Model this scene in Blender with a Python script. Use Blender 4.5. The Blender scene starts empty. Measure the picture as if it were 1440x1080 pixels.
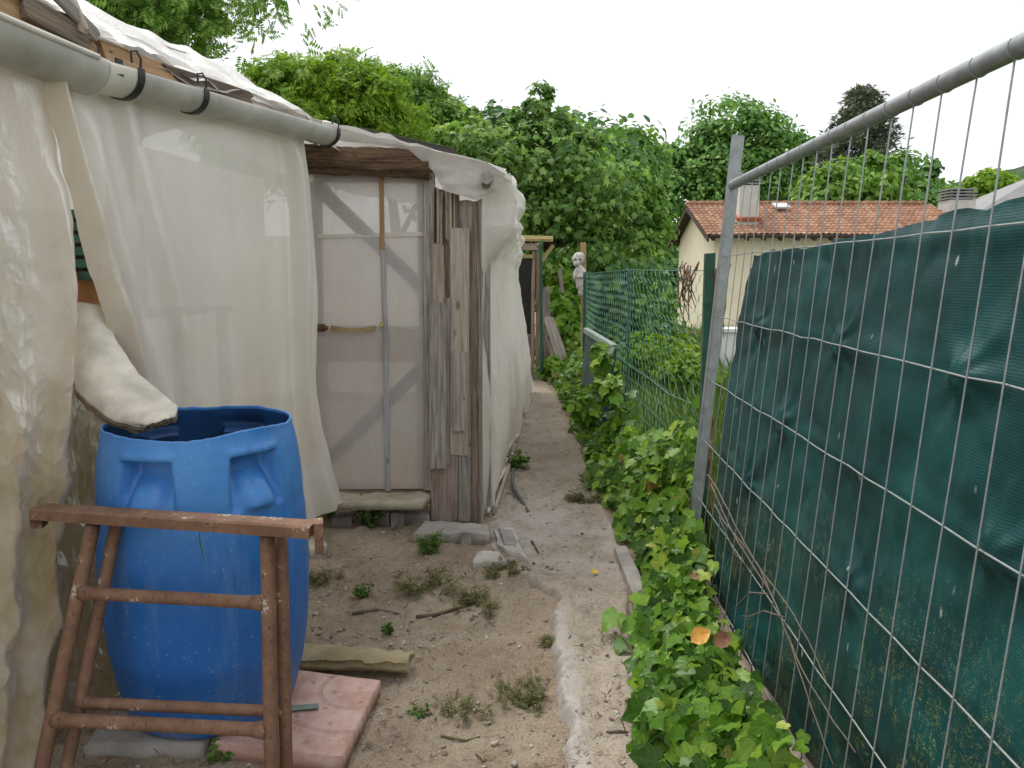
import bpy, bmesh, math, random
import numpy as np
from mathutils import Vector, Matrix

random.seed(7)
RS = np.random.RandomState(11)
scene = bpy.context.scene
COL = scene.collection

# ------------------------------------------------------------------ camera model (photo 1440 x 1080)
FPX = 1100.0
EYE = np.array([0.0, 0.0, 1.4])
PITCH = math.atan(153.0 / FPX)
SP, CP = math.sin(PITCH), math.cos(PITCH)

def ray(u, v):
    a = (u - 720.0) / FPX
    b = (540.0 - v) / FPX
    return np.array([a, CP + SP * b, -SP + CP * b])

def at_y(u, v, y):
    d = ray(u, v)
    return EYE + d * (y / d[1])

def at_z(u, v, z=0.0):
    d = ray(u, v)
    return EYE + d * ((z - EYE[2]) / d[2])

# the plastic wall under the gutter: a vertical plane
WA = np.array([-1.42, 2.05, 0.0])
WD = np.array([0.46, 2.10, 0.0]); WD /= np.linalg.norm(WD)
WN = np.array([WD[1], -WD[0], 0.0])

def wall(s, n, z):
    return WA + WD * s + WN * n + np.array([0, 0, z])

def wall_sz(u, v, n=0.0):
    d = ray(u, v)
    t = (n - np.dot(EYE - WA, WN)) / np.dot(d, WN)
    p = EYE + d * t
    return float(np.dot(p - WA, WD)), float(p[2])

# ------------------------------------------------------------------ noise
def _hash(ix, iy, iz):
    h = (ix * 374761393 + iy * 668265263 + iz * 2147483647) & 0xFFFFFFFF
    h = ((h ^ (h >> 13)) * 1274126177) & 0xFFFFFFFF
    h = (h ^ (h >> 16)) & 0xFFFFFFFF
    return h.astype(np.float64) / 4294967295.0

def vnoise(x, y, z=0.0):
    x, y, z = np.broadcast_arrays(np.asarray(x, float), np.asarray(y, float), np.asarray(z, float))
    xi, yi, zi = (np.floor(k).astype(np.int64) for k in (x, y, z))
    fx, fy, fz = x - xi, y - yi, z - zi
    fx, fy, fz = (k * k * (3 - 2 * k) for k in (fx, fy, fz))
    out = 0
    for dx in (0, 1):
        for dy in (0, 1):
            for dz in (0, 1):
                w = (fx if dx else 1 - fx) * (fy if dy else 1 - fy) * (fz if dz else 1 - fz)
                out = out + w * _hash(xi + dx, yi + dy, zi + dz)
    return out * 2 - 1

def fbm(x, y, z=0.0, octv=4, gain=0.5):
    x = np.asarray(x, float); y = np.asarray(y, float); z = np.asarray(z, float)
    a, out = 1.0, 0.0
    for i in range(octv):
        out = out + a * vnoise(x * 2 ** i + 17.3 * i, y * 2 ** i + 5.1 * i, z * 2 ** i + 3.7 * i)
        a *= gain
    return out

def ridged(x, y, z=0.0, octv=3):
    x = np.asarray(x, float); y = np.asarray(y, float)
    a, out = 1.0, 0.0
    for i in range(octv):
        out = out + a * (1 - np.abs(vnoise(x * 2 ** i + 9.3 * i, y * 2 ** i + 2.1 * i, z)) * 2)
        a *= 0.5
    return out

def creases(s, z, seed, n=7, fmin=2.0, fmax=9.0, warp=.35):
    """sharp straight folds of crumpled plastic: warped triangle waves in several directions, each showing only in patches"""
    rs = np.random.RandomState(seed); out = 0
    for i in range(n):
        a = rs.uniform(0, math.pi); f = rs.uniform(fmin, fmax)
        q = (s * math.cos(a) + z * math.sin(a)) * f + warp * fbm(s * 2.3 + i * 3.1, z * 2.3, seed + i, 3) * 1.6 + rs.rand()
        tri = np.abs(q - np.floor(q) - .5) * 2
        mask = sstep(-.15, .45, fbm(s * 2.8 + 7 * i, z * 2.2 - 3 * i, seed, 2))
        out = out + tri * mask / f
    return out

def sstep(a, b, x):
    t = np.clip((np.asarray(x, float) - a) / (b - a), 0, 1)
    return t * t * (3 - 2 * t)

def interp(x, pts):
    xs, ys = zip(*pts)
    return np.interp(x, xs, ys)

# ------------------------------------------------------------------ objects
def props(o, label=None, cat=None, group=None, kind=None):
    if label: o['label'] = label
    if cat: o['category'] = cat
    if group: o['group'] = group
    if kind: o['kind'] = kind
    return o

def thing(name, label, cat, loc=(0, 0, 0), group=None):
    o = bpy.data.objects.new(name, None)
    o.empty_display_size = 0.1
    COL.objects.link(o)
    o.location = loc
    return props(o, label, cat, group)

def root_loc(p):
    v = Vector((0, 0, 0))
    while p is not None:
        v = v + p.location
        p = p.parent
    return v

def new_mesh(name, verts, faces, smooth=False):
    me = bpy.data.meshes.new(name)
    if isinstance(faces, np.ndarray):
        verts = np.asarray(verts, np.float32)
        k = faces.shape[1]
        me.vertices.add(len(verts)); me.vertices.foreach_set('co', verts.ravel())
        me.loops.add(faces.size); me.loops.foreach_set('vertex_index', faces.ravel().astype(np.int32))
        me.polygons.add(len(faces)); me.polygons.foreach_set('loop_start', np.arange(0, faces.size, k, dtype=np.int32))
        me.update(calc_edges=True)
        me.validate()
    else:
        me.from_pydata([tuple(map(float, v)) for v in verts], [], faces)
        me.update()
    if smooth:
        me.polygons.foreach_set('use_smooth', [True] * len(me.polygons))
    return me

def obj(name, verts, faces, mat, parent=None, smooth=False, matrix=None):
    """world-space mesh -> object; with a matrix the mesh is in that local frame"""
    me = new_mesh(name, verts, faces, smooth)
    if mat: me.materials.append(mat)
    o = bpy.data.objects.new(name, me)
    COL.objects.link(o)
    m = matrix.copy() if matrix is not None else Matrix.Identity(4)
    if parent is not None:
        o.parent = parent
        m = Matrix.Translation(-root_loc(parent)) @ m if parent.parent is None and parent.type == 'EMPTY' else parent_world(parent).inverted() @ m
    o.matrix_basis = m
    return o

def parent_world(p):
    m = Matrix.Identity(4)
    while p is not None:
        m = p.matrix_basis @ m
        p = p.parent
    return m

class MB:
    def __init__(s): s.v, s.f = [], []
    def add(s, v, f):
        b = len(s.v); s.v.extend([tuple(map(float, q)) for q in v]); s.f.extend([tuple(b + i for i in q) for q in f]); return s
    def box(s, c, size, rot=None):
        h = np.array(size) / 2.0
        vs = [np.array([x, y, z]) * h for x in (-1, 1) for y in (-1, 1) for z in (-1, 1)]
        if rot is not None: vs = [np.array(rot @ Vector(q)) for q in vs]
        vs = [q + np.array(c) for q in vs]
        return s.add(vs, [(0, 1, 3, 2), (4, 6, 7, 5), (0, 4, 5, 1), (2, 3, 7, 6), (0, 2, 6, 4), (1, 5, 7, 3)])
    def tube(s, pts, r, k=8, caps=True, squash=1.0):
        pts = [np.array(p, float) for p in pts]
        n = len(pts)
        rr = r if hasattr(r, '__len__') else [r] * n
        up = None
        rings = []
        for i in range(n):
            d = pts[min(i + 1, n - 1)] - pts[max(i - 1, 0)]
            d /= (np.linalg.norm(d) + 1e-12)
            if up is None:
                up = np.array([0, 0, 1.0]) if abs(d[2]) < 0.9 else np.array([1.0, 0, 0])
            a = np.cross(d, up); a /= (np.linalg.norm(a) + 1e-12)
            up = np.cross(a, d)
            rings.append([pts[i] + (a * math.cos(t) * squash + up * math.sin(t)) * rr[i] for t in [2 * math.pi * j / k for j in range(k)]])
        vs = [q for ring in rings for q in ring]
        fs = [(i * k + j, i * k + (j + 1) % k, (i + 1) * k + (j + 1) % k, (i + 1) * k + j) for i in range(n - 1) for j in range(k)]
        if caps:
            fs.append(tuple(range(k - 1, -1, -1))); fs.append(tuple((n - 1) * k + j for j in range(k)))
        return s.add(vs, fs)
    def build(s, name, mat, parent=None, smooth=False): return obj(name, s.v, s.f, mat, parent, smooth)

def grid_faces(m, n, wrap=False):
    i = np.arange(m - 1)[:, None]; j = np.arange(n if wrap else n - 1)[None, :]
    j2 = (j + 1) % n
    return np.stack([(i * n + j), (i * n + j2), ((i + 1) * n + j2), ((i + 1) * n + j)], -1).reshape(-1, 4)

def grid_obj(name, P, mat, parent=None, smooth=True, wrap=False):
    m, n = P.shape[:2]
    return obj(name, P.reshape(-1, 3), grid_faces(m, n, wrap), mat, parent, smooth)

def slab_obj(name, P, off, mat, parent=None, smooth=False):
    """grid P closed into a slab by a second grid P+off"""
    m, n = P.shape[:2]
    Q = P + off
    V = np.concatenate([P.reshape(-1, 3), Q.reshape(-1, 3)])
    f1 = grid_faces(m, n); f2 = grid_faces(m, n)[:, ::-1] + m * n
    edge = [j for j in range(n)] + [i * n + n - 1 for i in range(1, m)] + [(m - 1) * n + j for j in range(n - 2, -1, -1)] + [i * n for i in range(m - 2, 0, -1)]
    e = np.array(edge); e2 = np.roll(e, -1)
    f3 = np.stack([e2, e, e + m * n, e2 + m * n], -1)
    return obj(name, V, np.concatenate([f1, f2, f3]), mat, parent, smooth)

def frame(p0, p1, wdir):
    p0, p1 = Vector(p0), Vector(p1)
    x = (p1 - p0).normalized()
    w = Vector(wdir)
    y = (w - x * w.dot(x)).normalized()
    z = x.cross(y)
    m = Matrix((x, y, z)).transposed().to_4x4()
    m.translation = p0
    return m, (p1 - p0).length

def plank(name, p0, p1, width, thick, wdir, mat, parent=None, jag=0.004, warp=0.003, ch=0.004, taper=1.0, seed=None):
    """sawn board: local X along its length, Y its width, Z its thickness"""
    m, L = frame(p0, p1, wdir)
    rs = random.Random(seed if seed is not None else hash((round(float(p0[0]), 3), round(float(p0[2]), 3), round(L, 3))) & 0xffff)
    n = max(4, int(L / 0.08))
    sec = [(-1, -1, 1, 0), (-.5, -1, 0, 0), (0, -1, 0, 0), (.5, -1, 0, 0), (1, -1, -1, 0), (1, -1, 0, 1), (1, 1, 0, -1), (1, 1, -1, 0), (.5, 1, 0, 0), (0, 1, 0, 0), (-.5, 1, 0, 0), (-1, 1, 1, 0), (-1, 1, 0, -1), (-1, -1, 0, 1)]
    vs, fs = [], []
    k = len(sec)
    ph = rs.uniform(0, 9)
    ends = [[rs.uniform(-jag, jag) for _ in range(4)] for _ in range(2)]
    for i in range(n + 1):
        x = L * i / n
        w = width * (1 + (taper - 1) * i / n) / 2 * (1 + 0.02 * math.sin(x * 7 + ph))
        bow = warp * math.sin(x * 2.3 + ph); twist = warp * math.sin(x * 1.7 + ph * 2)
        for (a, b, c, e) in sec:
            dx = 0
            if i in (0, n):
                q = ends[0 if i == 0 else 1]
                dx = q[int((a + 1) * 1.5)] 
            cc = min(ch, thick * .3, width * .3)
            vs.append((x + dx, a * w + c * cc + bow, b * thick / 2 + e * cc + twist * a + rs.uniform(-.0006, .0006)))
    for i in range(n):
        for j in range(k):
            fs.append((i * k + j, i * k + (j + 1) % k, (i + 1) * k + (j + 1) % k, (i + 1) * k + j))
    fs.append(tuple(range(k - 1, -1, -1))); fs.append(tuple(n * k + j for j in range(k)))
    return obj(name, vs, fs, mat, parent, False, m)

def pole(name, p0, p1, r, mat, parent=None, k=12, squash=1.0, r1=None, bump=0.0, smooth=True, n=None, seed=1):
    m, L = frame(p0, p1, (0, 0, 1) if abs(p1[2] - p0[2]) < 0.9 * np.linalg.norm(np.array(p1) - np.array(p0)) else (1, 0, 0))
    n = n or max(2, int(L / 0.06))
    r1 = r if r1 is None else r1
    vs = []
    for i in range(n + 1):
        x = L * i / n
        for j in range(k):
            a = 2 * math.pi * j / k
            q = (r + (r1 - r) * i / n) * (1 + bump * float(fbm(x * 9 + seed, math.cos(a) * 1.5, math.sin(a) * 1.5, 3)))
            vs.append((x, math.cos(a) * q, math.sin(a) * q * squash))
    fs = [(i * k + j, i * k + (j + 1) % k, (i + 1) * k + (j + 1) % k, (i + 1) * k + j) for i in range(n) for j in range(k)]
    fs.append(tuple(range(k - 1, -1, -1))); fs.append(tuple(n * k + j for j in range(k)))
    o = obj(name, vs, fs, mat, parent, smooth, m)
    o.data.polygons[-1].use_smooth = False; o.data.polygons[-2].use_smooth = False
    return o

# ------------------------------------------------------------------ scatter of leaf-sized faces
def unit(a): return a / (np.linalg.norm(a, axis=-1, keepdims=True) + 1e-9)

def scatter(T, F, pos, nrm, dirn, scale):
    """T (k,3) template: x side, y along leaf, z normal.  F (f,3|4)"""
    n = len(pos); k = len(T)
    nrm = unit(nrm); d = unit(dirn - nrm * np.sum(dirn * nrm, -1, keepdims=True)); side = np.cross(d, nrm)
    s = np.asarray(scale).reshape(-1, 1, 1)
    V = pos[:, None, :] + s * (T[None, :, 0:1] * side[:, None] + T[None, :, 1:2] * d[:, None] + T[None, :, 2:3] * nrm[:, None])
    FF = (F[None] + (np.arange(n) * k)[:, None, None]).reshape(-1, F.shape[1])
    return V.reshape(-1, 3), FF

def fan(outline, centre):
    T = np.array([centre] + outline, float); n = len(outline)
    F = np.array([(0, 1 + i, 1 + (i + 1) % n) for i in range(n)])
    return T, F

L_SIMPLE = (np.array([(0, 0, 0), (.3, .42, .09), (0, 1, -.06), (-.3, .42, .09)], float), np.array([(0, 1, 2), (0, 2, 3)]))
L_OVAL = fan([(0, 0, 0), (.26, .2, .06), (.34, .5, .08), (.2, .8, .04), (0, 1, -.06), (-.2, .8, .04), (-.34, .5, .08), (-.26, .2, .06)], (0, .5, 0))
_iv = [(0, 0, .0), (.10, -.10, .03), (.30, -.13, .04), (.46, .0, -.02), (.44, .20, .03), (.53, .42, -.05), (.36, .50, .05), (.24, .64, .05), (.10, .86, .0), (0, 1, -.07)]
_ring = _iv + [(-x, y, z) for x, y, z in _iv[-2:0:-1]]
_c = [(0, .2, .0), (0, .5, .02), (0, .78, .0)]
_T = np.array(_c + _ring, float); _n = len(_ring); _F = []
for _i in range(_n):
    _j = (_i + 1) % _n
    _h = lambda q: 0 if _ring[q][1] < .25 else (1 if _ring[q][1] < .6 else 2)
    _F.append((_h(_i), 3 + _i, 3 + _j))
    if _h(_i) != _h(_j): _F.append((_h(_i), 3 + _j, _h(_j)))
L_IVY = (_T, np.array(_F))
L_FIG = fan([(0, 0, 0), (.36, .02, -.04), (.27, .34, .03), (.5, .68, -.06), (.17, .6, .04), (0, 1, -.1), (-.17, .6, .04), (-.5, .68, -.06), (-.27, .34, .03), (-.36, .02, -.04)], (0, .35, .05))
def _pinnate(pairs=5):
    T, F = [], []
    def lf(x, y, dx, dy, l):
        b = len(T); px, py = -dy * .17 * l, dx * .17 * l
        mx, my = x + dx * l * .5, y + dy * l * .5
        T.extend([(x, y, 0), (mx + px, my + py, .02), (x + dx * l, y + dy * l, -.05), (mx - px, my - py, .02)])
        F.append((b, b + 1, b + 2, b + 3))
    for i in range(pairs):
        y = .15 + .7 * i / pairs
        for sgn in (-1, 1): lf(0, y, sgn * .86, .5, .42 - .03 * i)
    lf(0, .84, 0, 1, .36)
    return np.array(T, float), np.array(F)
L_PIN = _pinnate()

def foliage(name, T, F, pos, nrm, dirn, scale, mat, parent=None, kind=None):
    V, FF = scatter(T, F, pos, nrm, dirn, scale)
    o = obj(name, V, FF, mat, parent)
    if kind: o['kind'] = kind
    at = o.data.attributes.new('leaf_xy', 'FLOAT_VECTOR', 'POINT')
    at.data.foreach_set('vector', np.tile(T, (len(pos), 1)).astype(np.float32).ravel())
    return o
# ------------------------------------------------------------------ materials
class NT:
    def __init__(s, name):
        s.m = bpy.data.materials.new(name); s.m.use_nodes = True
        s.t = s.m.node_tree; s.t.nodes.clear()
        s.out = s.t.nodes.new('ShaderNodeOutputMaterial')
    def node(s, ty, ins=None, **kw):
        n = s.t.nodes.new(ty)
        for k, v in kw.items(): setattr(n, k, v)
        for k, v in (ins or {}).items(): s.set(n.inputs[k], v)
        return n
    def set(s, sock, v):
        if isinstance(v, bpy.types.NodeSocket): s.t.links.new(v, sock)
        elif isinstance(v, tuple) and len(v) == 3 and sock.type == 'RGBA': sock.default_value = (*v, 1)
        else: sock.default_value = v
    def coord(s, kind='Object', scale=(1, 1, 1), rot=(0, 0, 0)):
        c = s.node('ShaderNodeTexCoord')
        return s.node('ShaderNodeMapping', {'Vector': c.outputs[kind], 'Scale': scale, 'Rotation': rot}).outputs[0]
    def noise(s, vec, scale, detail=4, rough=.55, dist=0.0):
        return s.node('ShaderNodeTexNoise', {'Vector': vec, 'Scale': scale, 'Detail': detail, 'Roughness': rough, 'Distortion': dist}).outputs[0]
    def voro(s, vec, scale, out='Distance', feature='F1'):
        return s.node('ShaderNodeTexVoronoi', {'Vector': vec, 'Scale': scale}, feature=feature).outputs[out]
    def ramp(s, fac, stops, interp='LINEAR'):
        n = s.node('ShaderNodeValToRGB', {'Fac': fac})
        r = n.color_ramp; r.interpolation = interp
        while len(r.elements) < len(stops): r.elements.new(0.5)
        for e, (p, c) in zip(r.elements, stops):
            e.position = p; e.color = (*c, 1) if isinstance(c, tuple) else (c, c, c, 1)
        return n.outputs[0]
    def mix(s, fac, a, b, mode='MIX'):
        n = s.node('ShaderNodeMix', data_type='RGBA', blend_type=mode)
        s.set(n.inputs[0], fac); s.set(n.inputs[6], a); s.set(n.inputs[7], b)
        return n.outputs[2]
    def math(s, op, a, b=0.0, clamp=False):
        n = s.node('ShaderNodeMath', operation=op, use_clamp=clamp); s.set(n.inputs[0], a); s.set(n.inputs[1], b)
        return n.outputs[0]
    def sep(s, vec): return s.node('ShaderNodeSeparateXYZ', {0: vec}).outputs
    def mrange(s, v, a, b, c=0.0, d=1.0):
        return s.node('ShaderNodeMapRange', {0: v, 1: a, 2: b, 3: c, 4: d}, interpolation_type='SMOOTHSTEP').outputs[0]
    def bump(s, h, strength=.4, dist=.01, normal=None):
        ins = {'Height': h, 'Strength': strength, 'Distance': dist}
        if normal is not None: ins['Normal'] = normal
        return s.node('ShaderNodeBump', ins).outputs[0]
    def bsdf(s, color, rough=.6, normal=None, metal=0.0, spec=.5, **kw):
        ins = {'Base Color': color, 'Roughness': rough, 'Metallic': metal, 'Specular IOR Level': spec}
        if normal is not None: ins['Normal'] = normal
        ins.update(kw)
        return s.node('ShaderNodeBsdfPrincipled', ins).outputs[0]
    def done(s, sh): s.t.links.new(sh, s.out.inputs[0]); return s.m
    def mixsh(s, fac, a, b):
        n = s.node('ShaderNodeMixShader'); s.set(n.inputs[0], fac); s.set(n.inputs[1], a); s.set(n.inputs[2], b)
        return n.outputs[0]

def rnd(nt): return nt.node('ShaderNodeObjectInfo').outputs['Random']

def m_simple(name, col, rough=.6, metal=0.0, var=.25, scale=12, bump=.15, bd=.003, spec=.5):
    t = NT(name); c = t.coord()
    n = t.noise(c, scale, 5)
    k = t.ramp(n, [(.25, 1 - var), (.75, 1 + var * .5)])
    color = t.mix(1.0, col, k, 'MULTIPLY')
    return t.done(t.bsdf(color, rough, t.bump(t.noise(c, scale * 5, 4), bump, bd), metal, spec))

def m_wood(name, dark, light, grain=26, knots=True, rough=.85, dirt=.5, tint=.35, bump=.6):
    t = NT(name); r = rnd(t)
    off = t.node('ShaderNodeCombineXYZ', {0: t.math('MULTIPLY', r, 37.0), 1: t.math('MULTIPLY', r, 11.0), 2: r}).outputs[0]
    c = t.node('ShaderNodeVectorMath', {0: t.coord('Object', (1, 1, 1)), 1: off}, operation='ADD').outputs[0]
    st = t.node('ShaderNodeMapping', {'Vector': c, 'Scale': (.055, 1, 1)}).outputs[0]
    st2 = t.node('ShaderNodeMapping', {'Vector': c, 'Scale': (.02, 1, 1)}).outputs[0]
    g = t.noise(st, grain * 3, 6, .65, .6)
    g2 = t.noise(st2, grain * 9, 3, .6)
    broad = t.noise(t.node('ShaderNodeMapping', {'Vector': c, 'Scale': (.35, 1, 1)}).outputs[0], 7, 4)
    h = t.math('ADD', t.math('MULTIPLY', g, .6), t.math('MULTIPLY', g2, .4))
    col = t.mix(t.mrange(h, .36, .62), dark, light)
    lo = tuple(x * (1 - dirt) for x in dark)
    col = t.mix(t.mrange(broad, .52, .78, 0, .8), col, lo)
    col = t.mix(1.0, col, t.ramp(r, [(0, (1 - tint, 1 - tint, 1 - tint * .9)), (.5, (1, .98, .95)), (1, (1 + tint * .4, 1 + tint * .3, 1 + tint * .25))]), 'MULTIPLY')
    if knots:
        v = t.voro(t.node('ShaderNodeMapping', {'Vector': c, 'Scale': (.5, 1.2, .3)}).outputs[0], 6.5)
        col = t.mix(t.mrange(v, .13, .05, 0, .75), col, tuple(x * .35 for x in dark))
    # nail heads / holes
    v2 = t.voro(t.node('ShaderNodeMapping', {'Vector': c, 'Scale': (.45, 1, .2)}).outputs[0], 13)
    col = t.mix(t.mrange(v2, .06, .04, 0, .85), col, (.03, .022, .018))
    return t.done(t.bsdf(col, rough, t.bump(h, bump, .004), 0, .25))

def m_film(name, col=(.80, .775, .72), stain=(.52, .40, .22), trans=.10, stain_lo=.1, stain_hi=1.1, stain_amt=.5, gloss=.5, wr=.5, fold=60, gl=.3, crinkle=0):
    """weathered polythene: diffuse + translucent, a share of it see-through, milky with rain stains towards its lower part"""
    t = NT(name); c = t.coord('Object')
    z = t.sep(c)[2]
    n1 = t.noise(t.coord('Object', (1, 1, .45)), 2.2, 5, .6, .4)
    n2 = t.noise(t.coord('Object', (1, 1, .12)), 9, 5, .6)
    patches = t.noise(c, 6.5, 6, .7)
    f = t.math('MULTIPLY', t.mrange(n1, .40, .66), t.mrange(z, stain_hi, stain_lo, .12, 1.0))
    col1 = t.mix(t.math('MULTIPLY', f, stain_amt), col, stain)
    col1 = t.mix(t.mrange(n2, .48, .8, 0, .22), col1, tuple(x * .62 for x in col))
    col1 = t.mix(t.mrange(patches, .60, .80, 0, .35), col1, (.45, .40, .31))
    sp = t.voro(c, 34)
    col1 = t.mix(t.mrange(sp, .07, .04, 0, .3), col1, (.25, .2, .14))
    b1 = t.noise(c, fold, 3, .5, 1.2)
    b2 = t.noise(t.coord('Object', (1, 1, .25)), 14, 4, .5, .6)
    nrm = t.bump(t.math('ADD', t.math('MULTIPLY', b1, .5), t.math('MULTIPLY', b2, .5)), wr, .012)
    if crinkle:
        wq = t.node('ShaderNodeVectorMath', {0: t.coord('Object', (1.6, 1.6, .75), (.2, .5, .3)), 1: t.node('ShaderNodeVectorMath', {0: t.node('ShaderNodeTexNoise', {'Vector': c, 'Scale': 4.0, 'Detail': 3.0}).outputs[1], 'Scale': .22}, operation='SCALE').outputs[0]}, operation='ADD').outputs[0]
        h1 = t.voro(wq, 7.0); h2 = t.voro(wq, 17.0)
        hh = t.math('ADD', h1, t.math('MULTIPLY', h2, .4))
        nrm = t.bump(hh, t.mrange(z, 1.7, .9, .08, .6), .04, nrm)
    d = t.node('ShaderNodeBsdfDiffuse', {'Color': col1, 'Normal': nrm}).outputs[0]
    tr = t.node('ShaderNodeBsdfTranslucent', {'Color': col1, 'Normal': nrm}).outputs[0]
    g = t.node('ShaderNodeBsdfGlossy', {'Color': (1, 1, 1), 'Roughness': gloss, 'Normal': nrm}).outputs[0]
    fr = t.node('ShaderNodeFresnel', {'IOR': 1.4, 'Normal': nrm}).outputs[0]
    sh = t.mixsh(.36, d, tr)
    sh = t.mixsh(t.math('MULTIPLY', fr, gl), sh, g)
    tp = t.node('ShaderNodeBsdfTransparent', {'Color': (1, .985, .96)}).outputs[0]
    return t.done(t.mixsh(t.mrange(patches, .35, .7, trans, trans * .6), sh, tp))

def m_leaf(name, cols, rough=.45, trans=.28, spec=.4, veins=False):
    t = NT(name)
    r = t.node('ShaderNodeNewGeometry').outputs['Random Per Island']
    col = t.ramp(r, cols)
    n = t.noise(t.coord(), 1.1, 2)
    col = t.mix(1.0, col, t.ramp(n, [(.3, (.80, .84, .85)), (.7, (1.18, 1.12, .95))]), 'MULTIPLY')
    nrm = None
    if veins:
        q = t.sep(t.node('ShaderNodeAttribute', attribute_name='leaf_xy').outputs['Vector'])
        ax = t.math('ABSOLUTE', q[0])
        lines = t.math('SUBTRACT', ax, .0)
        for k_ in (.62, -.12):      # side veins leave the leaf base
            d_ = t.math('ABSOLUTE', t.math('SUBTRACT', t.math('MULTIPLY', ax, 1.0 if k_ > 0 else .35), t.math('MULTIPLY', t.math('SUBTRACT', q[1], .04), .95 if k_ > 0 else .9)))
            lines = t.math('MINIMUM', lines, t.math('MULTIPLY', d_, .8))
        vm = t.mrange(lines, .030, .008)
        col = t.mix(t.math('MULTIPLY', vm, .42), col, t.mix(1.0, col, (1.9, 1.7, 1.8), 'MULTIPLY'))
        blot = t.noise(t.coord(), 38, 3)
        col = t.mix(t.mrange(blot, .5, .75, 0, .3), col, t.mix(1.0, col, (.55, .62, .6), 'MULTIPLY'))
        nrm = t.bump(t.math('ADD', t.math('MULTIPLY', lines, 3.0), t.math('MULTIPLY', blot, .5)), .35, .004)
    a = t.bsdf(col, rough, nrm, 0, spec)
    b = t.node('ShaderNodeBsdfTranslucent', {'Color': t.mix(1.0, col, (1.3, 1.35, .6), 'MULTIPLY')}).outputs[0]
    return t.done(t.mixsh(trans, a, b))

def m_rust(name='rust', base=(.165, .090, .056)):
    t = NT(name); c = t.coord()
    n = t.noise(c, 9, 7, .7); n2 = t.noise(c, 55, 5, .7); n3 = t.noise(c, 130, 2)
    col = t.mix(t.mrange(n, .38, .62), base, (.24, .14, .088))
    col = t.mix(t.mrange(n2, .56, .70, 0, .8), col, (.20, .065, .022))
    col = t.mix(t.mrange(n2, .42, .33, 0, .8), col, (.055, .026, .018))
    col = t.mix(t.mrange(t.math('MULTIPLY', n3, t.mrange(n, .4, .7)), .40, .46, 0, .75), col, (.55, .50, .43))
    return t.done(t.bsdf(col, t.mrange(n2, .3, .7, .55, .9), t.bump(t.math('ADD', n2, t.math('MULTIPLY', n3, .4)), .5, .002), 0, .35))

M = {}
M['film'] = m_film('polythene_film', col=(.81, .775, .71), stain=(.60, .47, .26), trans=.12, stain_lo=.2, stain_hi=1.9, stain_amt=.5, fold=20, wr=.2, gloss=.5, gl=.16)
M['film_left'] = m_film('polythene_film_creased', col=(.76, .71, .62), stain=(.40, .295, .125), trans=.07, stain_lo=.45, stain_hi=1.75, stain_amt=.95, fold=22, wr=.3, gloss=.38, gl=.30, crinkle=1)
M['film_fold'] = m_film('polythene_film_hem', col=(.70, .63, .52), stain=(.46, .34, .17), trans=.05, stain_lo=.6, stain_hi=2.0, stain_amt=.6, fold=26, wr=.45, gloss=.42, gl=.25)
M['film_low'] = m_film('polythene_film_stained', col=(.70, .62, .46), stain=(.34, .26, .13), trans=.05, stain_lo=.0, stain_hi=1.7, stain_amt=.85, fold=24, wr=.5, gloss=.38, gl=.3, crinkle=1)
M['film_skirt'] = m_film('shaded_skirt_film', col=(.34, .28, .17), stain=(.13, .10, .055), trans=.04, stain_lo=-1, stain_hi=3, stain_amt=.8, fold=24, wr=.5, gloss=.38, gl=.3, crinkle=1)  # dark tones hold the shade between left sheet and barrel
M['film_side'] = m_film('polythene_film_side', col=(.79, .755, .695), stain=(.6, .5, .32), trans=.07, stain_amt=.35, fold=40, wr=.7)
M['film_door'] = m_film('polythene_film_door', col=(.67, .65, .625), stain=(.62, .42, .30), trans=.15, stain_lo=.8, stain_hi=1.4, stain_amt=.32, gloss=.45, wr=.25)
M['film_roof'] = m_film('polythene_film_roof', col=(.68, .665, .635), stain=(.55, .47, .33), trans=.08, stain_amt=.4, fold=34, wr=.8)
M['film_old'] = m_film('old_yellow_film', col=(.58, .49, .30), stain=(.25, .18, .09), trans=.02, stain_lo=-1, stain_hi=3, stain_amt=.8, wr=.9)
M['wood_grey'] = m_wood('weathered_grey_wood', (.17, .15, .135), (.41, .375, .335), tint=.25)
M['wood_pale'] = m_wood('pale_weathered_wood', (.27, .235, .195), (.49, .435, .365), tint=.15)
M['wood_pink'] = m_wood('pinkish_weathered_wood', (.24, .18, .145), (.44, .35, .29), tint=.15)
M['wood_tan'] = m_wood('tan_wood', (.27, .165, .085), (.46, .30, .165), dirt=.55, tint=.2)
M['wood_brown'] = m_wood('brown_damp_wood', (.12, .090, .066), (.29, .225, .17), dirt=.6)
M['wood_rot'] = m_wood('rotten_log_wood', (.045, .026, .017), (.21, .135, .08), grain=14, dirt=.7, knots=False, tint=.1)
M['wood_brace'] = m_wood('door_brace_wood', (.14, .09, .065), (.28, .19, .14), dirt=.3, tint=.1)
M['wood_yellow'] = m_wood('yellowish_wood', (.33, .26, .10), (.50, .41, .19), dirt=.3)
M['gutter'] = m_simple('grey_gutter_plastic', (.48, .46, .415), .42, 0, .35, 7, .12, .002)
M['gutter_white'] = m_simple('pale_gutter_plastic', (.66, .63, .56), .45, 0, .22, 7, .1, .002)
M['dark_metal'] = m_simple('dark_steel', (.05, .05, .048), .5, .6, .4, 30)
M['rust'] = m_rust()
M['rust_dark'] = m_rust('dark_rust', (.09, .04, .022))
M['galv'] = m_simple('galvanised_steel', (.33, .35, .36), .42, .55, .30, 22, .2, .001)
M['wire'] = m_simple('galvanised_wire', (.33, .37, .37), .45, .35, .25, 60, .1, .0005)
M['wire_green'] = m_simple('green_plastic_coated_wire', (.10, .26, .20), .45, 0, .35, 40, .1, .0005)
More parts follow.
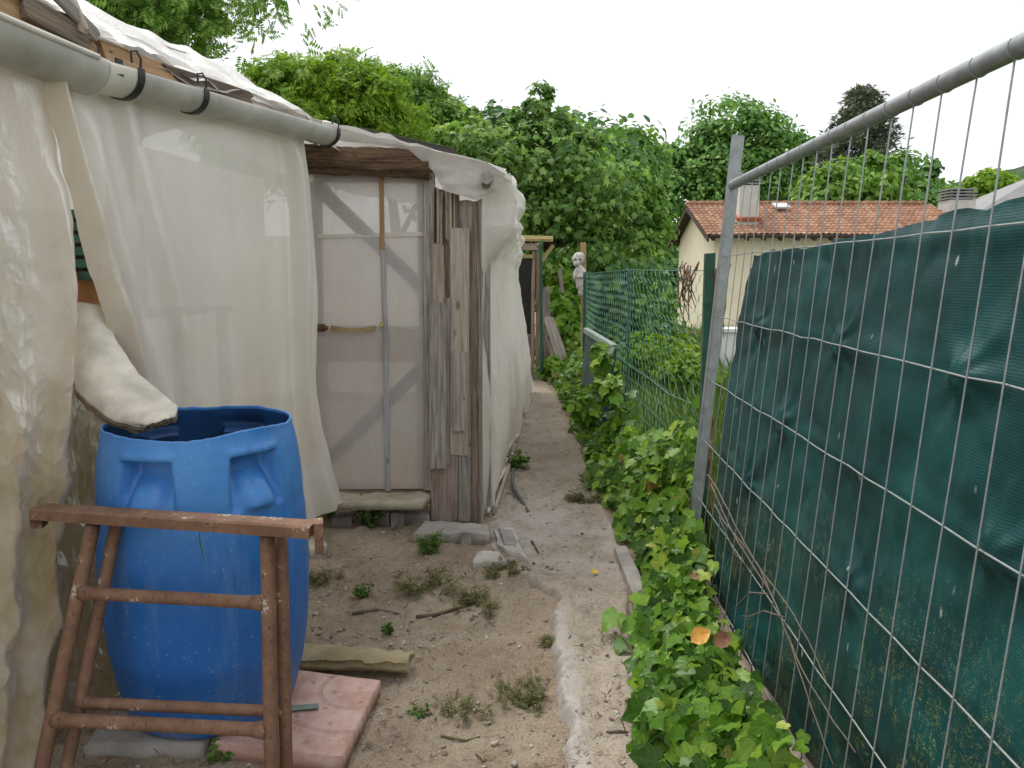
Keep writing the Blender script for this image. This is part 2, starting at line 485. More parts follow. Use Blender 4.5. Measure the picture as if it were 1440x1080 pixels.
M['post_green'] = m_simple('green_painted_post', (.018, .085, .052), .45, 0, .5, 18, .3, .002)
M['panel_green'] = m_simple('dark_green_painted_metal', (.013, .058, .055), .5, 0, .4, 9, .2, .002)
M['panel_edge'] = m_simple('pale_green_worn_edge', (.24, .31, .27), .6, 0, .4, 20, .3, .002)
M['dark_net'] = m_simple('dark_netting', (.045, .042, .036), .9, 0, .5, 40)
M['plaster'] = m_simple('weathered_white_plaster', (.56, .54, .50), .85, 0, .5, 25, .5, .006)
M['stone'] = m_simple('grey_stone', (.36, .34, .31), .9, 0, .45, 9, .8, .01)
M['stone_pale'] = m_simple('pale_stone', (.50, .455, .40), .9, 0, .4, 10, .8, .01)
M['stone_sill'] = m_simple('yellowish_stone', (.42, .385, .29), .9, 0, .45, 8, .8, .01)
M['concrete'] = m_simple('old_concrete', (.36, .335, .30), .92, 0, .4, 8, .9, .008)
M['hose'] = m_simple('dark_grey_hose', (.10, .11, .105), .5, 0, .3, 20)
M['crate_green'] = m_simple('green_crate_plastic', (.05, .16, .115), .5, 0, .3, 12)
M['orange'] = m_simple('orange_painted_board', (.55, .24, .08), .6, 0, .35, 10)
M['bark'] = m_simple('tree_bark', (.105, .085, .065), .95, 0, .5, 14, 1.0, .02)
M['twig'] = m_simple('dry_twig', (.14, .095, .065), .9, 0, .5, 30)
M['vine_dry'] = m_simple('dry_vine_stem', (.19, .145, .115), .9, 0, .5, 40)
M['green_strip'] = m_simple('faded_green_strip', (.17, .25, .20), .7, 0, .4, 18)
M['yellow_leaf'] = m_simple('yellow_dead_leaf', (.72, .50, .05), .6, 0, .2, 60)
M['orange_leaf'] = m_simple('orange_dead_leaf', (.72, .36, .05), .6, 0, .35, 60)
M['brown_leaf'] = m_simple('brown_dead_leaf', (.28, .13, .06), .7, 0, .35, 60)

# barrel plastic: blue, paler top from bleaching and painted-in sky light, scuffs and dust
t = NT('faded_blue_plastic'); c = t.coord(); z = t.sep(c)[2]
n = t.noise(c, 3.5, 6, .65); n2 = t.noise(t.coord('Object', (1, 1, .12)), 24, 4); n3 = t.noise(c, 90, 2)
col = t.mix(t.mrange(n, .3, .7), (.012, .120, .43), (.020, .155, .50))
col = t.mix(t.math('MULTIPLY', t.mrange(z, .45, .90), t.mrange(n, .25, .75, .35, .9)), col, (.085, .30, .66))
col = t.mix(t.mrange(n2, .50, .75, 0, .34), col, (.15, .31, .58))
col = t.mix(t.mrange(n3, .67, .72, 0, .45), col, (.33, .42, .55))
dirtm = t.math('MULTIPLY', t.mrange(z, .35, .0), t.mrange(t.noise(c, 7, 6, .7), .42, .7))
col = t.mix(t.math('MULTIPLY', dirtm, .7), col, (.17, .155, .13))
run_ = t.noise(t.coord('Object', (1, 1, .06)), 17, 5, .7)
col = t.mix(t.mrange(run_, .56, .74, 0, .35), col, (.035, .075, .17))
scf = t.noise(t.coord('Object', (1, 1, 3.5)), 21, 6, .75)
col = t.mix(t.math('MULTIPLY', t.mrange(scf, .62, .70, 0, .6), t.mrange(n, .42, .6)), col, (.30, .42, .58))
M['barrel_inside'] = m_simple('stained_shaded_blue_plastic', (.010, .060, .19), .6, 0, .6, 9, .1, .003)  # stained inner wall; the shade inside is put into its darker blue
M['barrel'] = t.done(t.bsdf(col, t.mrange(n, .3, .7, .38, .55), t.bump(t.math('ADD', t.noise(c, 14, 4), t.math('MULTIPLY', n2, .4)), .10, .006), 0, .45))

# shade cloth: knitted dark green, glossy folds, white specks, lichen low down
t = NT('green_shade_cloth'); c = t.coord(); z = t.sep(c)[2]
wv = t.node('ShaderNodeTexWave', {'Vector': t.coord('Object', (1, 1, 1)), 'Scale': 52.0, 'Distortion': 2.2, 'Detail': 2.0, 'Detail Scale': 2.0}, wave_type='BANDS', bands_direction='Z').outputs[1]
wv2 = t.node('ShaderNodeTexWave', {'Vector': c, 'Scale': 60.0, 'Distortion': 1.0, 'Detail': 1.0}, wave_type='BANDS', bands_direction='Y').outputs[1]
n = t.noise(c, 2.6, 5, .6, .6); n2 = t.noise(c, 11, 5, .65)
col = t.mix(t.mrange(n, .35, .68), (.0030, .041, .043), (.0048, .075, .073))
col = t.mix(t.mrange(n2, .55, .75, 0, .4), col, (.008, .10, .09))
col = t.mix(t.math('MULTIPLY', wv, .09), col, (.002, .024, .024))
damp = t.math('MULTIPLY', t.mrange(z, .85, .25), t.mrange(t.noise(c, 3.3, 4), .40, .62))
col = t.mix(t.math('MULTIPLY', damp, .7), col, (.010, .021, .014))
lich = t.math('MULTIPLY', t.math('MULTIPLY', t.mrange(z, .95, .25), t.mrange(t.noise(c, 4.2, 3), .40, .54)), t.mrange(t.voro(t.node('ShaderNodeVectorMath', {0: c, 1: t.node('ShaderNodeCombineXYZ', {0: n2, 1: n2, 2: n}).outputs[0]}, operation='ADD').outputs[0], 48), .36, .22))
col = t.mix(t.math('MULTIPLY', lich, t.mrange(t.noise(c, 38, 2), .42, .52, 0, .95)), col, (.34, .38, .10))
spk = t.voro(t.coord('Object', (1, 1, .35)), 15)
col = t.mix(t.math('MULTIPLY', t.mrange(spk, .10, .05), t.mrange(n2, .46, .56, 0, .9)), col, (.36, .42, .38))
hgt = t.math('ADD', t.math('MULTIPLY', wv, .5), t.math('MULTIPLY', wv2, .35))
nrm = t.bump(t.math('ADD', t.math('MULTIPLY', hgt, .38), t.math('MULTIPLY', n2, 1.4)), .35, .004)
M['tarp'] = t.done(t.bsdf(col, .48, nrm, 0, .32))

# soil
def soil(name, a, b, g, stones=True, seed=0.0):
    t = NT(name); c = t.coord('Object'); 
    n = t.noise(c, 2.1, 7, .68); n2 = t.noise(c, 9, 8, .78); n3 = t.noise(c, 85, 5, .8)
    col = t.mix(t.mrange(n, .36, .64), a, b)
    col = t.mix(t.mrange(n2, .50, .70, 0, .7), col, g)
    col = t.mix(t.mrange(n2, .42, .28, 0, .6), col, tuple(x * .55 for x in a))
    v = t.node('ShaderNodeTexVoronoi', {'Vector': c, 'Scale': 75.0, 'Randomness': 1.0}, feature='F1')
    pick = t.mrange(t.sep(v.outputs['Color'])[0], .62, .70)
    sm = t.math('MULTIPLY', t.mrange(v.outputs['Distance'], .40, .30), pick)
    col = t.mix(t.math('MULTIPLY', sm, .65), col, t.mix(t.sep(v.outputs['Color'])[1], (.20, .17, .14), (.46, .42, .37)))
    dk = t.noise(t.node('ShaderNodeMapping', {'Vector': c, 'Location': (3.1, 8.2, 0)}).outputs[0], 4.5, 8, .8)
    col = t.mix(t.mrange(dk, .53, .68, 0, .62), col, (.125, .092, .066))
    col = t.mix(t.mrange(n3, .50, .70, 0, .5), col, tuple(x * 1.45 for x in b))
    v2 = t.node('ShaderNodeTexVoronoi', {'Vector': c, 'Scale': 210.0}, feature='F1')
    col = t.mix(t.mrange(t.sep(v2.outputs['Color'])[2], .75, .95, 0, .5), col, (.13, .095, .07))
    h = t.math('ADD', t.math('ADD', t.math('MULTIPLY', n2, .8), t.math('MULTIPLY', n3, .45)), t.math('MULTIPLY', sm, .35))
    return t, c, col, h
t, c, col, h = soil('bare_soil', (.275, .212, .148), (.385, .312, .228), (.345, .298, .238))
xyz = t.sep(c)
far = t.mrange(t.math('ADD', xyz[0], t.math('MULTIPLY', t.noise(c, 3, 3), .3)), 1.02, 1.30)
gr = t.mix(t.noise(c, 3, 5), (.055, .10, .028), (.12, .17, .05))
col = t.mix(far, col, gr)
M['soil'] = t.done(t.bsdf(col, .95, t.bump(h, .75, .014), 0, .2))
t, c, col, h = soil('trodden_path', (.31, .258, .195), (.415, .355, .285), (.43, .388, .335))
q_ = t.sep(c); y = q_[1]
lip = t.math('MULTIPLY', t.mrange(t.math('ADD', q_[0], t.math('MULTIPLY', t.noise(c, 9, 5, .7), .16)), .335, .265), t.mrange(y, 3.4, 3.0))
col = t.mix(t.math('MULTIPLY', lip, t.mrange(t.noise(c, 26, 5, .75), .30, .55, .15, .9)), col, (.47, .435, .40))
pale = t.math('MULTIPLY', t.mrange(y, 3.2, 3.8), t.mrange(y, 5.2, 4.4))
pale = t.math('MULTIPLY', pale, t.mrange(t.noise(c, 3.2, 6, .65), .40, .60))
col = t.mix(t.math('MULTIPLY', pale, .75), col, (.50, .45, .41))
M['path'] = t.done(t.bsdf(col, .95, t.bump(h, .7, .011), 0, .2))
M['pebble'] = None
t = NT('pebbles'); r = t.node('ShaderNodeNewGeometry').outputs['Random Per Island']
M['pebble'] = t.done(t.bsdf(t.ramp(r, [(0, (.16, .12, .09)), (.35, (.27, .22, .17)), (.7, (.38, .34, .29)), (.93, (.50, .46, .41)), (1, (.56, .53, .49))]), .9, None, 0, .25))
t = NT('litter'); r = t.node('ShaderNodeNewGeometry').outputs['Random Per Island']
M['litter'] = t.done(t.bsdf(t.ramp(r, [(0, (.06, .04, .03)), (.5, (.16, .105, .065)), (.85, (.27, .20, .12)), (1, (.40, .32, .2))]), .9, None, 0, .2))

# pink paver with embossed arcs
t = NT('pink_paver'); c = t.coord()
rg = t.node('ShaderNodeTexWave', {'Vector': t.node('ShaderNodeVectorMath', {0: c, 1: (.50, -2.41, 0)}, operation='ADD').outputs[0], 'Scale': 2.5, 'Distortion': .6, 'Detail': 1.0}, wave_type='RINGS', rings_direction='Z').outputs[1]
n = t.noise(c, 9, 6, .65)
col = t.mix(t.mrange(n, .35, .68), (.44, .255, .205), (.58, .40, .335))
col = t.mix(t.mrange(t.noise(c, 5, 5), .52, .72, 0, .75), col, (.55, .48, .42))
gv = t.mrange(rg, .05, .012)
col = t.mix(t.math('MULTIPLY', gv, .3), col, (.25, .15, .12))
col = t.mix(t.mrange(t.noise(c, 22, 4), .60, .72, 0, .7), col, (.22, .15, .11))
M['paver'] = t.done(t.bsdf(col, .85, t.bump(t.math('ADD', t.math('MULTIPLY', gv, -.9), t.math('MULTIPLY', t.noise(c, 40, 3), .3)), .6, .006), 0, .3))

# foliage colours (linear albedo)
G = lambda r, g, b: (r, g, b)
M['leaf_ivy'] = m_leaf('ivy_leaf', [(0, G(0.224, 0.123, 0.039)), (.012, G(0.246, 0.168, 0.045)), (.018, G(0.034, 0.095, 0.011)), (.35, G(0.073, 0.179, 0.016)), (.7, G(0.134, 0.280, 0.025)), (.95, G(0.224, 0.370, 0.039)), (1, G(0.336, 0.403, 0.056))], .40, .24, .32, True)
M['leaf_fig'] = m_leaf('fig_leaf', [(0, G(0.085, 0.178, 0.058)), (.4, G(0.152, 0.293, 0.085)), (.75, G(0.255, 0.417, 0.119)), (1, G(0.391, 0.544, 0.204))], .55, .40, .25)
M['leaf_bright'] = m_leaf('bright_leaf', [(0, G(0.113, 0.227, 0.019)), (.5, G(0.198, 0.358, 0.029)), (1, G(0.345, 0.491, 0.066))], .55, .38, .25)
M['leaf_mid'] = m_leaf('mid_green_leaf', [(0, G(0.093, 0.205, 0.045)), (.5, G(0.169, 0.327, 0.064)), (1, G(0.290, 0.468, 0.112))], .55, .34, .25)
M['leaf_dark'] = m_leaf('dark_leaf', [(0, G(0.056, 0.140, 0.046)), (.5, G(0.091, 0.216, 0.061)), (1, G(0.173, 0.330, 0.086))], .55, .22)
M['leaf_oak'] = m_leaf('broad_crown_leaf', [(0, G(0.079, 0.196, 0.057)), (.5, G(0.150, 0.327, 0.080)), (1, G(0.275, 0.452, 0.125))], .55, .3)
M['leaf_fir'] = m_leaf('conifer_needle', [(0, G(0.074, 0.107, 0.079)), (.5, G(0.132, 0.173, 0.119)), (.9, G(0.198, 0.223, 0.147)), (1, G(0.297, 0.231, 0.157))], .6, .1)
M['leaf_vine'] = m_leaf('vine_leaf', [(0, G(.07, .17, .02)), (.5, G(.13, .28, .035)), (1, G(.22, .37, .06))], .45, .32, .3, True)
M['grass'] = m_leaf('grass_blade', [(0, G(.055, .115, .022)), (.5, G(.10, .19, .04)), (.85, G(.18, .26, .07)), (1, G(.32, .32, .15))], .5, .3)
M['weed'] = m_leaf('weed_leaf', [(0, G(.06, .14, .022)), (.6, G(.11, .22, .04)), (1, G(.22, .30, .09))], .5, .3)
M['weed_dry'] = m_leaf('dry_weed_leaf', [(0, G(.10, .12, .045)), (.6, G(.17, .18, .075)), (1, G(.30, .24, .13))], .7, .2)

M['stucco'] = m_simple('cream_stucco', (.72, .65, .48), .9, 0, .10, 1.3, .25, .01)
M['stucco_white'] = m_simple('pale_chimney_render', (.62, .58, .54), .9, 0, .15, 2.5, .25, .01)
M['rafter'] = m_simple('dark_brown_timber', (.055, .032, .02), .8, 0, .4, 3, .3, .01)
M['grey_metal'] = m_simple('grey_cowl_metal', (.32, .32, .31), .5, .2, .3, 4)
M['sky_glass'] = m_simple('skylight_glass', (.60, .62, .62), .15, 0, .1, 2)
M['slate'] = m_simple('grey_roof', (.30, .30, .30), .8, 0, .2, 1.5, .3, .02)
M['terrace'] = m_simple('orange_brick_edging', (.42, .13, .07), .85, 0, .3, 2)
M['white_paint'] = m_simple('white_paint', (.78, .78, .76), .6, 0, .1, 2)
M['window_dark'] = m_simple('dark_window_glass', (.03, .035, .04), .1, 0, .2, 2)
t = NT('terracotta_tiles'); c = t.coord()
r = t.voro(t.coord('Object', (4.55, 2.7, 0)), 1.0, 'Color')
n = t.noise(c, 1.0, 5, .6)
col = t.mix(t.sep(r)[0], (.27, .135, .085), (.40, .215, .135))
col = t.mix(t.mrange(t.sep(r)[1], .78, .95, 0, .7), col, (.50, .30, .19))
col = t.mix(t.mrange(n, .45, .72, 0, .6), col, (.19, .105, .075))
col = t.mix(t.mrange(t.noise(c, 2.6, 5, .7), .56, .7, 0, .5), col, (.36, .30, .22))
M['tiles'] = t.done(t.bsdf(col, .85, t.bump(t.noise(c, 30, 3), .3, .01), 0, .25))
t = NT('wooded_hill'); c = t.coord()
n = t.noise(c, .16, 6, .75)
col = t.mix(t.mrange(n, .38, .60), (.060, .105, .060), (.125, .185, .095))  # distance haze mixed into both greens
M['hill'] = t.done(t.bsdf(col, .95, t.bump(n, 1.0, 4.0), 0, .1))
# ------------------------------------------------------------------ camera, light
cam = bpy.data.cameras.new('camera'); co = bpy.data.objects.new('camera', cam); COL.objects.link(co)
cam.sensor_width = 36.0; cam.lens = 36.0 * FPX / 1440.0
cam.clip_start = 0.02; cam.clip_end = 3000
co.location = Vector(EYE); co.rotation_euler = (math.pi / 2 - PITCH, 0, 0)
scene.camera = co
SUN_EL, SUN_AZ = math.radians(58), math.radians(-35)      # azimuth measured from +Y towards +X
w = bpy.data.worlds.new('World'); scene.world = w; w.use_nodes = True
nt = w.node_tree; nt.nodes.clear()
sky = nt.nodes.new('ShaderNodeTexSky'); sky.sky_type = 'NISHITA'; sky.sun_disc = False
sky.sun_elevation = SUN_EL; sky.sun_rotation = SUN_AZ; sky.altitude = 200; sky.air_density = 1.0; sky.dust_density = 3.0
tc = nt.nodes.new('ShaderNodeTexCoord')
mp = nt.nodes.new('ShaderNodeMapping'); mp.inputs['Scale'].default_value = (1.4, 1.4, 3.2)
nt.links.new(tc.outputs['Generated'], mp.inputs[0])
cn = nt.nodes.new('ShaderNodeTexNoise'); cn.inputs['Scale'].default_value = 1.6; cn.inputs['Detail'].default_value = 4
nt.links.new(mp.outputs[0], cn.inputs['Vector'])
cr = nt.nodes.new('ShaderNodeValToRGB')
cr.color_ramp.elements[0].position = .25; cr.color_ramp.elements[0].color = (5.6, 5.75, 5.95, 1)
cr.color_ramp.elements[1].position = .75; cr.color_ramp.elements[1].color = (7.6, 7.65, 7.75, 1)
nt.links.new(cn.outputs[0], cr.inputs[0])
mx = nt.nodes.new('ShaderNodeMix'); mx.data_type = 'RGBA'; mx.inputs[0].default_value = .90      # thick even cloud over the blue
nt.links.new(sky.outputs[0], mx.inputs[6]); nt.links.new(cr.outputs[0], mx.inputs[7])
bg = nt.nodes.new('ShaderNodeBackground'); bg.inputs[1].default_value = .10
nt.links.new(mx.outputs[2], bg.inputs[0])
wo = nt.nodes.new('ShaderNodeOutputWorld'); nt.links.new(bg.outputs[0], wo.inputs[0])
sd = bpy.data.lights.new('sun', 'SUN'); sd.energy = 1.5; sd.angle = math.radians(25); sd.color = (1, .96, .9)
so = bpy.data.objects.new('sun', sd); COL.objects.link(so)
dirv = Vector((math.sin(SUN_AZ) * math.cos(SUN_EL), math.cos(SUN_AZ) * math.cos(SUN_EL), math.sin(SUN_EL)))
so.rotation_euler = dirv.to_track_quat('Z', 'Y').to_euler(); so.location = (0, 0, 12)
scene.view_settings.view_transform = 'Standard'; scene.view_settings.look = 'None'
scene.view_settings.gamma = 1.0; scene.view_settings.exposure = 0.84
scene.cycles.max_bounces = 10; scene.cycles.transparent_max_bounces = 24; scene.cycles.diffuse_bounces = 5
scene.cycles.use_denoising = True
scene.cycles.sample_clamp_indirect = 6

# ------------------------------------------------------------------ the lie of the land
def path_left(y):
    return interp(y, [(-4, .155), (1.6, .16), (2.1, .155), (2.6, .145), (2.93, .13), (3.3, .15), (3.55, .02), (3.9, -.12), (4.4, -.14), (6, -.02), (9, .12), (11, .1), (16, -.5)]) + .045 * fbm(np.asarray(y) * 5.0, 3.3, 0, 5, .62)
def path_right(y): return interp(y, [(-4, .42), (2.1, .45), (4, .60), (7.2, .60), (10, .50), (12, .38), (16, .3)]) + .02 * fbm(np.asarray(y) * 3.0, 8.3, 0, 3)
def garden_drop(x, y):
    g = sstep(1.0, 1.6, x) * (.04 + .035 * np.clip(np.asarray(y, float) - 3.5, 0, 27))
    return -g
def gz(x, y):
    x = np.asarray(x, float); y = np.asarray(y, float)
    near = sstep(14, 8, y) * sstep(-8, -3, x) * sstep(3, 1.5, x)
    h = .020 * fbm(x * 1.8, y * 1.8, 0, 4) + .010 * fbm(x * 11, y * 11, 4, 4, .6)
    lump = .007 * np.clip(ridged(x * 16, y * 16, 2, 3) - .35, 0, 2)
    h = h * near + lump * near + (1 - near) * .06 * fbm(x * .3, y * .3, 1, 4)
    # the soil lies lower just beside the crumbling path edge
    h = h - .018 * sstep(-.25, .10, x) * sstep(.6, .3, x) * sstep(3.5, 3.0, y)
    # shallow hollow at the bottom of the picture
    h = h - .07 * np.exp(-(((x - .07) / .05) ** 2 + ((y - 2.05) / .035) ** 2))
    return h + garden_drop(x, y)
def rise(x, y):      # far ground climbs to wooded hills on the right
    return 0 * x

xs = np.concatenate([np.array([-400, -250, -150, -90, -60, -40, -25, -16, -10, -7, -5, -4, -3.2, -2.6, -2.2, -1.9]), np.arange(-1.7, .98, .0125), np.arange(.98, 2.0, .06), np.arange(2.0, 12, .5), np.array([12, 14, 17, 20, 25, 32, 42, 60, 85, 120, 160, 210, 270, 350, 450, 600])])
ys = np.concatenate([np.array([-200, -100, -50, -25, -12, -7, -4, -2.5, -1.5, -.8, -.2, .3, .7, 1.0, 1.2]), np.arange(1.35, 5.2, .0125), np.arange(5.2, 10, .035), np.arange(10, 16, .12), np.arange(16, 45, 1.2), np.array([48, 55, 65, 80, 100, 120, 140, 165, 195, 230, 270, 320, 380, 450, 550, 700])])
X, Y = np.meshgrid(xs, ys, indexing='ij')
Z = gz(X, Y) + rise(X, Y) - .9 * sstep(32, 50, Y) * sstep(1, -6, X)
P = np.stack([X, Y, Z], -1)
o = grid_obj('ground', P, M['soil']); props(o, kind='structure')
o.data.materials.append(M['hill'])
fy = (Y[:-1, :-1] > 60)
o.data.polygons.foreach_set('material_index', fy.ravel().astype(np.int32))

# path sheet: crumbling raised left edge near us, worn level with the soil farther on
py = np.concatenate([np.arange(-3, 1.4, .15), np.arange(1.4, 5.2, .014), np.arange(5.2, 12, .04)])
pt = np.linspace(0, 1, 64)
XL, XR = path_left(py), path_right(py)
PX = XL[:, None] + (XR - XL)[:, None] * pt[None]
PY = np.repeat(py[:, None], len(pt), 1)
hz = .019 + .010 * fbm(PX * 2.5, PY * 2.5, 5, 4) + .008 * fbm(PX * 13, PY * 13, 6, 4, .6) + .005 * np.clip(ridged(PX * 18, PY * 18, 3, 3) - .4, 0, 2)
lvl = sstep(3.9, 3.1, PY)
hz = hz * (.55 + .45 * lvl) - (1 - lvl) * .004
dist = (PX - XL[:, None])
gg = gz(PX, PY); hz = np.where(PY > 3.35, np.maximum(hz, gg + .004 + .004 * fbm(PX * 40, PY * 40, 2, 2)), hz)
edge = np.clip(dist / .03, 0, 1)
hz = np.where(edge < 1, hz - .055 * (1 - edge) ** 1.6 * (1 + .3 * fbm(PX * 30, PY * 30, 1, 2)), hz)
hz = hz - .06 * np.clip(1 - (XR[:, None] - PX) / .05, 0, 1)
hz = hz - .05 * np.exp(-(((PX - .115) / .05) ** 2 + ((PY - 2.06) / .03) ** 2))
o = grid_obj('path', np.stack([PX, PY, hz], -1), M['path']); props(o, kind='structure')

def ground_z(x, y):
    x = np.atleast_1d(np.asarray(x, float)); y = np.atleast_1d(np.asarray(y, float))
    g = gz(x, y)
    p = .018 * (.55 + .45 * sstep(3.9, 3.1, y)) - .004 * sstep(3.1, 3.9, y)
    onp = (x > path_left(y) + .03) & (x < path_right(y) - .03) & (y < 12)
    return np.where(onp, np.maximum(g, p), g)

hx, hy = np.meshgrid(np.arange(40, 620, 3.5), np.arange(240, 470, 3.5), indexing='ij')
hzz = 70 * sstep(240, 440, hy) * sstep(120, 330, hx) * (1 + .25 * fbm(hx * .01, hy * .01, 3, 3)) + 3.2 * np.abs(fbm(hx * .13, hy * .13, 5, 3)) - 2.5
o = grid_obj('hill', np.stack([hx, hy, hzz], -1), M['hill']); props(o, kind='structure')

# ------------------------------------------------------------------ pebbles and dry litter (uncountable)
def ico(sub=1):
    bm = bmesh.new(); bmesh.ops.create_icosphere(bm, subdivisions=sub, radius=1)
    T = np.array([v.co[:] for v in bm.verts]); F = np.array([[v.index for v in f.verts] for f in bm.faces]); bm.free()
    return T, F
def pebbles(name, n, sizes, area, mat, power=2.2):
    T, F = ico(2)
    allv, allf, b = [], [], 0
    for k in range(4):
        m = n // 4
        x = RS.uniform(area[0], area[1], m); y = area[2] + (area[3] - area[2]) * RS.rand(m) ** 1.5
        dens = fbm(x * 2.2, y * 2.2, 9, 3)
        keep = RS.rand(m) < np.clip(.55 + dens * .6, .08, 1)
        x, y = x[keep], y[keep]; m = len(x)
        s = sizes[0] + (sizes[1] - sizes[0]) * RS.rand(m) ** 6
        z = ground_z(x, y) + s * .18
        TT = T * np.array([1, .62 + .1 * k, .5]) * (1 + .45 * vnoise(T[:, 0] * 1.6 + k * 7, T[:, 1] * 1.6, T[:, 2] * 1.6))[:, None]
        nr = np.stack([RS.normal(0, .25, m), RS.normal(0, .25, m), np.ones(m)], -1)
        a = RS.uniform(0, 6.28, m)
        V, FF = scatter(TT, F, np.stack([x, y, z], -1), nr, np.stack([np.cos(a), np.sin(a), 0 * a], -1), s)
        allv.append(V); allf.append(FF + b); b += len(V)
    o = obj(name, np.concatenate(allv), np.concatenate(allf), mat)
    return props(o, kind='stuff')
o = pebbles('gravel', 11000, (.002, .014), (-1.25, .62, 1.6, 8.5), M['pebble'])
o['label'] = 'small stones and grit scattered over the bare earth'
T = np.array([(-.05, 0, 0), (.05, 0, 0), (.04, .5, .04), (.06, 1, 0), (-.03, 1, 0), (-.06, .5, .05)]); F = np.array([(0, 1, 2, 5), (5, 2, 3, 4)])
n = 7000
x = RS.uniform(-1.3, .62, n); y = 1.6 + 6.5 * RS.rand(n) ** 1.5
keep = RS.rand(n) < np.clip(.35 + .8 * fbm(x * 1.9 + 4, y * 1.9, 2, 3) - .25 * sstep(.05, .3, x), .05, 1)
x, y = x[keep], y[keep]; n = len(x); a = RS.uniform(0, 6.28, n)
o = foliage('dry_litter', T, F, np.stack([x, y, ground_z(x, y) + .006], -1), np.stack([RS.normal(0, .35, n), RS.normal(0, .35, n), np.ones(n)], -1), np.stack([np.cos(a), np.sin(a), RS.normal(0, .2, n)], -1), .012 + .035 * RS.rand(n) ** 2, M['litter'])
props(o, 'dry stalks and crumbs of dead leaf lying on the soil', None, None, 'stuff')

# ------------------------------------------------------------------ trees
def ell(u, v, ru, rv, Y, depth=None):
    c = at_y(u, v, Y); s = np.linalg.norm(c - EYE) / FPX
    return c, np.array([ru * s, depth if depth else (ru + rv) * .5 * s, rv * s])

def crown_points(ells, n, clump=.35, nclump=40, seed=0, hollow=.55):
    rs = np.random.RandomState(seed)
    vols = np.array([e[1][0] * e[1][1] * e[1][2] for e in ells]) ** .67
    pos, nrm, centres = [], [], []
    for (c, r), wgt in zip(ells, vols / vols.sum()):
        k = max(4, int(nclump * wgt)); m = int(n * wgt / k) + 1
        d = unit(rs.normal(0, 1, (k, 3))); rad = hollow + (1 - hollow) * rs.rand(k) ** .6
        cc = c + d * r * rad[:, None]
        centres.append(cc)
        sz = clump * r.mean() * rs.uniform(.5, 1.6, (k, 1, 1))
        gs = rs.normal(0, 1, (k, m, 3)); gl = np.linalg.norm(gs, axis=-1, keepdims=True); gs = gs / gl * np.minimum(gl, 2.0)
        p = cc[:, None] + gs * sz * np.array([1, 1, .62])
        out = (p - cc[:, None]) / sz
        nr = unit(out * .5 + (p - c) / r * .35 + np.array([0, 0, .75]) + rs.normal(0, .55, p.shape))
        pos.append(p.reshape(-1, 3)); nrm.append(nr.reshape(-1, 3))
    return np.concatenate(pos), np.concatenate(nrm), np.concatenate(centres), rs

def tree(name, label, cat, ells, n, leaf, size, mat, base, tr=.12, clump=.35, nclump=40, seed=0, limbs=14, group=None, droop=.5, hollow=.55, limb_r=.25, extra=None):
    root = thing(name, label, cat, tuple(base), group)
    pos, nrm, cen, rs = crown_points(ells, n, clump, nclump, seed, hollow)
    if extra is not None:
        ep, en, ec = extra(rs); pos = np.concatenate([pos, ep]); nrm = np.concatenate([nrm, en])
    d = rs.normal(0, 1, pos.shape) + np.array([0, 0, -droop])
    V, FF = scatter(leaf[0], leaf[1], pos - d * 0, nrm, d, size * rs.uniform(.6, 1.25, len(pos)))
    obj('crown', V, FF, mat, root)
    base = np.array(base, float)
    mid = np.mean([e[0] for e in ells], 0)
    top = np.array([mid[0] * .6 + base[0] * .4, mid[1] * .6 + base[1] * .4, mid[2]])
    mb = MB()
    k = 7
    pts = [base + (top - base) * i / k + np.array([math.sin(i * 1.3 + seed), math.cos(i * 1.7 + seed), 0]) * tr * .5 * (i > 0) for i in range(k + 1)]
    mb.tube(pts, [tr * (1.25 if i == 0 else 1 - .75 * i / k) for i in range(k + 1)], 9)
    idx = rs.choice(len(cen), min(limbs, len(cen)), replace=False)
    for q in idx:
        j = rs.randint(k // 2, k + 1); s0 = pts[j]; e = cen[q]
        L = np.linalg.norm(e - s0)
        b = [s0 + (e - s0) * f + np.array([0, 0, .12 * L * math.sin(f * 3.1)]) + rs.normal(0, .03 * L, 3) * (0 < f < 1) for f in (0, .3, .6, 1)]
        r0 = tr * limb_r * 1.4
        mb.tube(b, [r0, r0 * .7, r0 * .45, r0 * .15], 6)
    mb.build('trunk', M['bark'], root, True)
    return root

def gbase(x, y): return (x, y, float(gz(x, y)) - .05)

# elm whose branches hang in at the top left
Y0 = 8.0
E = [ell(150, -60, 190, 70, Y0), ell(225, 5, 70, 38, Y0), ell(235, 55, 62, 26, Y0), ell(185, 30, 60, 35, Y0), ell(285, 40, 28, 28, Y0), ell(285, 75, 26, 12, Y0)]
tree('elm_tree', 'tree leaning over the plastic roof with small feathery leaves, top left corner', 'tree', E, 3400, L_PIN, .19, M['leaf_mid'], gbase(-4.4, 8.6), .16, .34, 60, 3, 18, droop=.2)
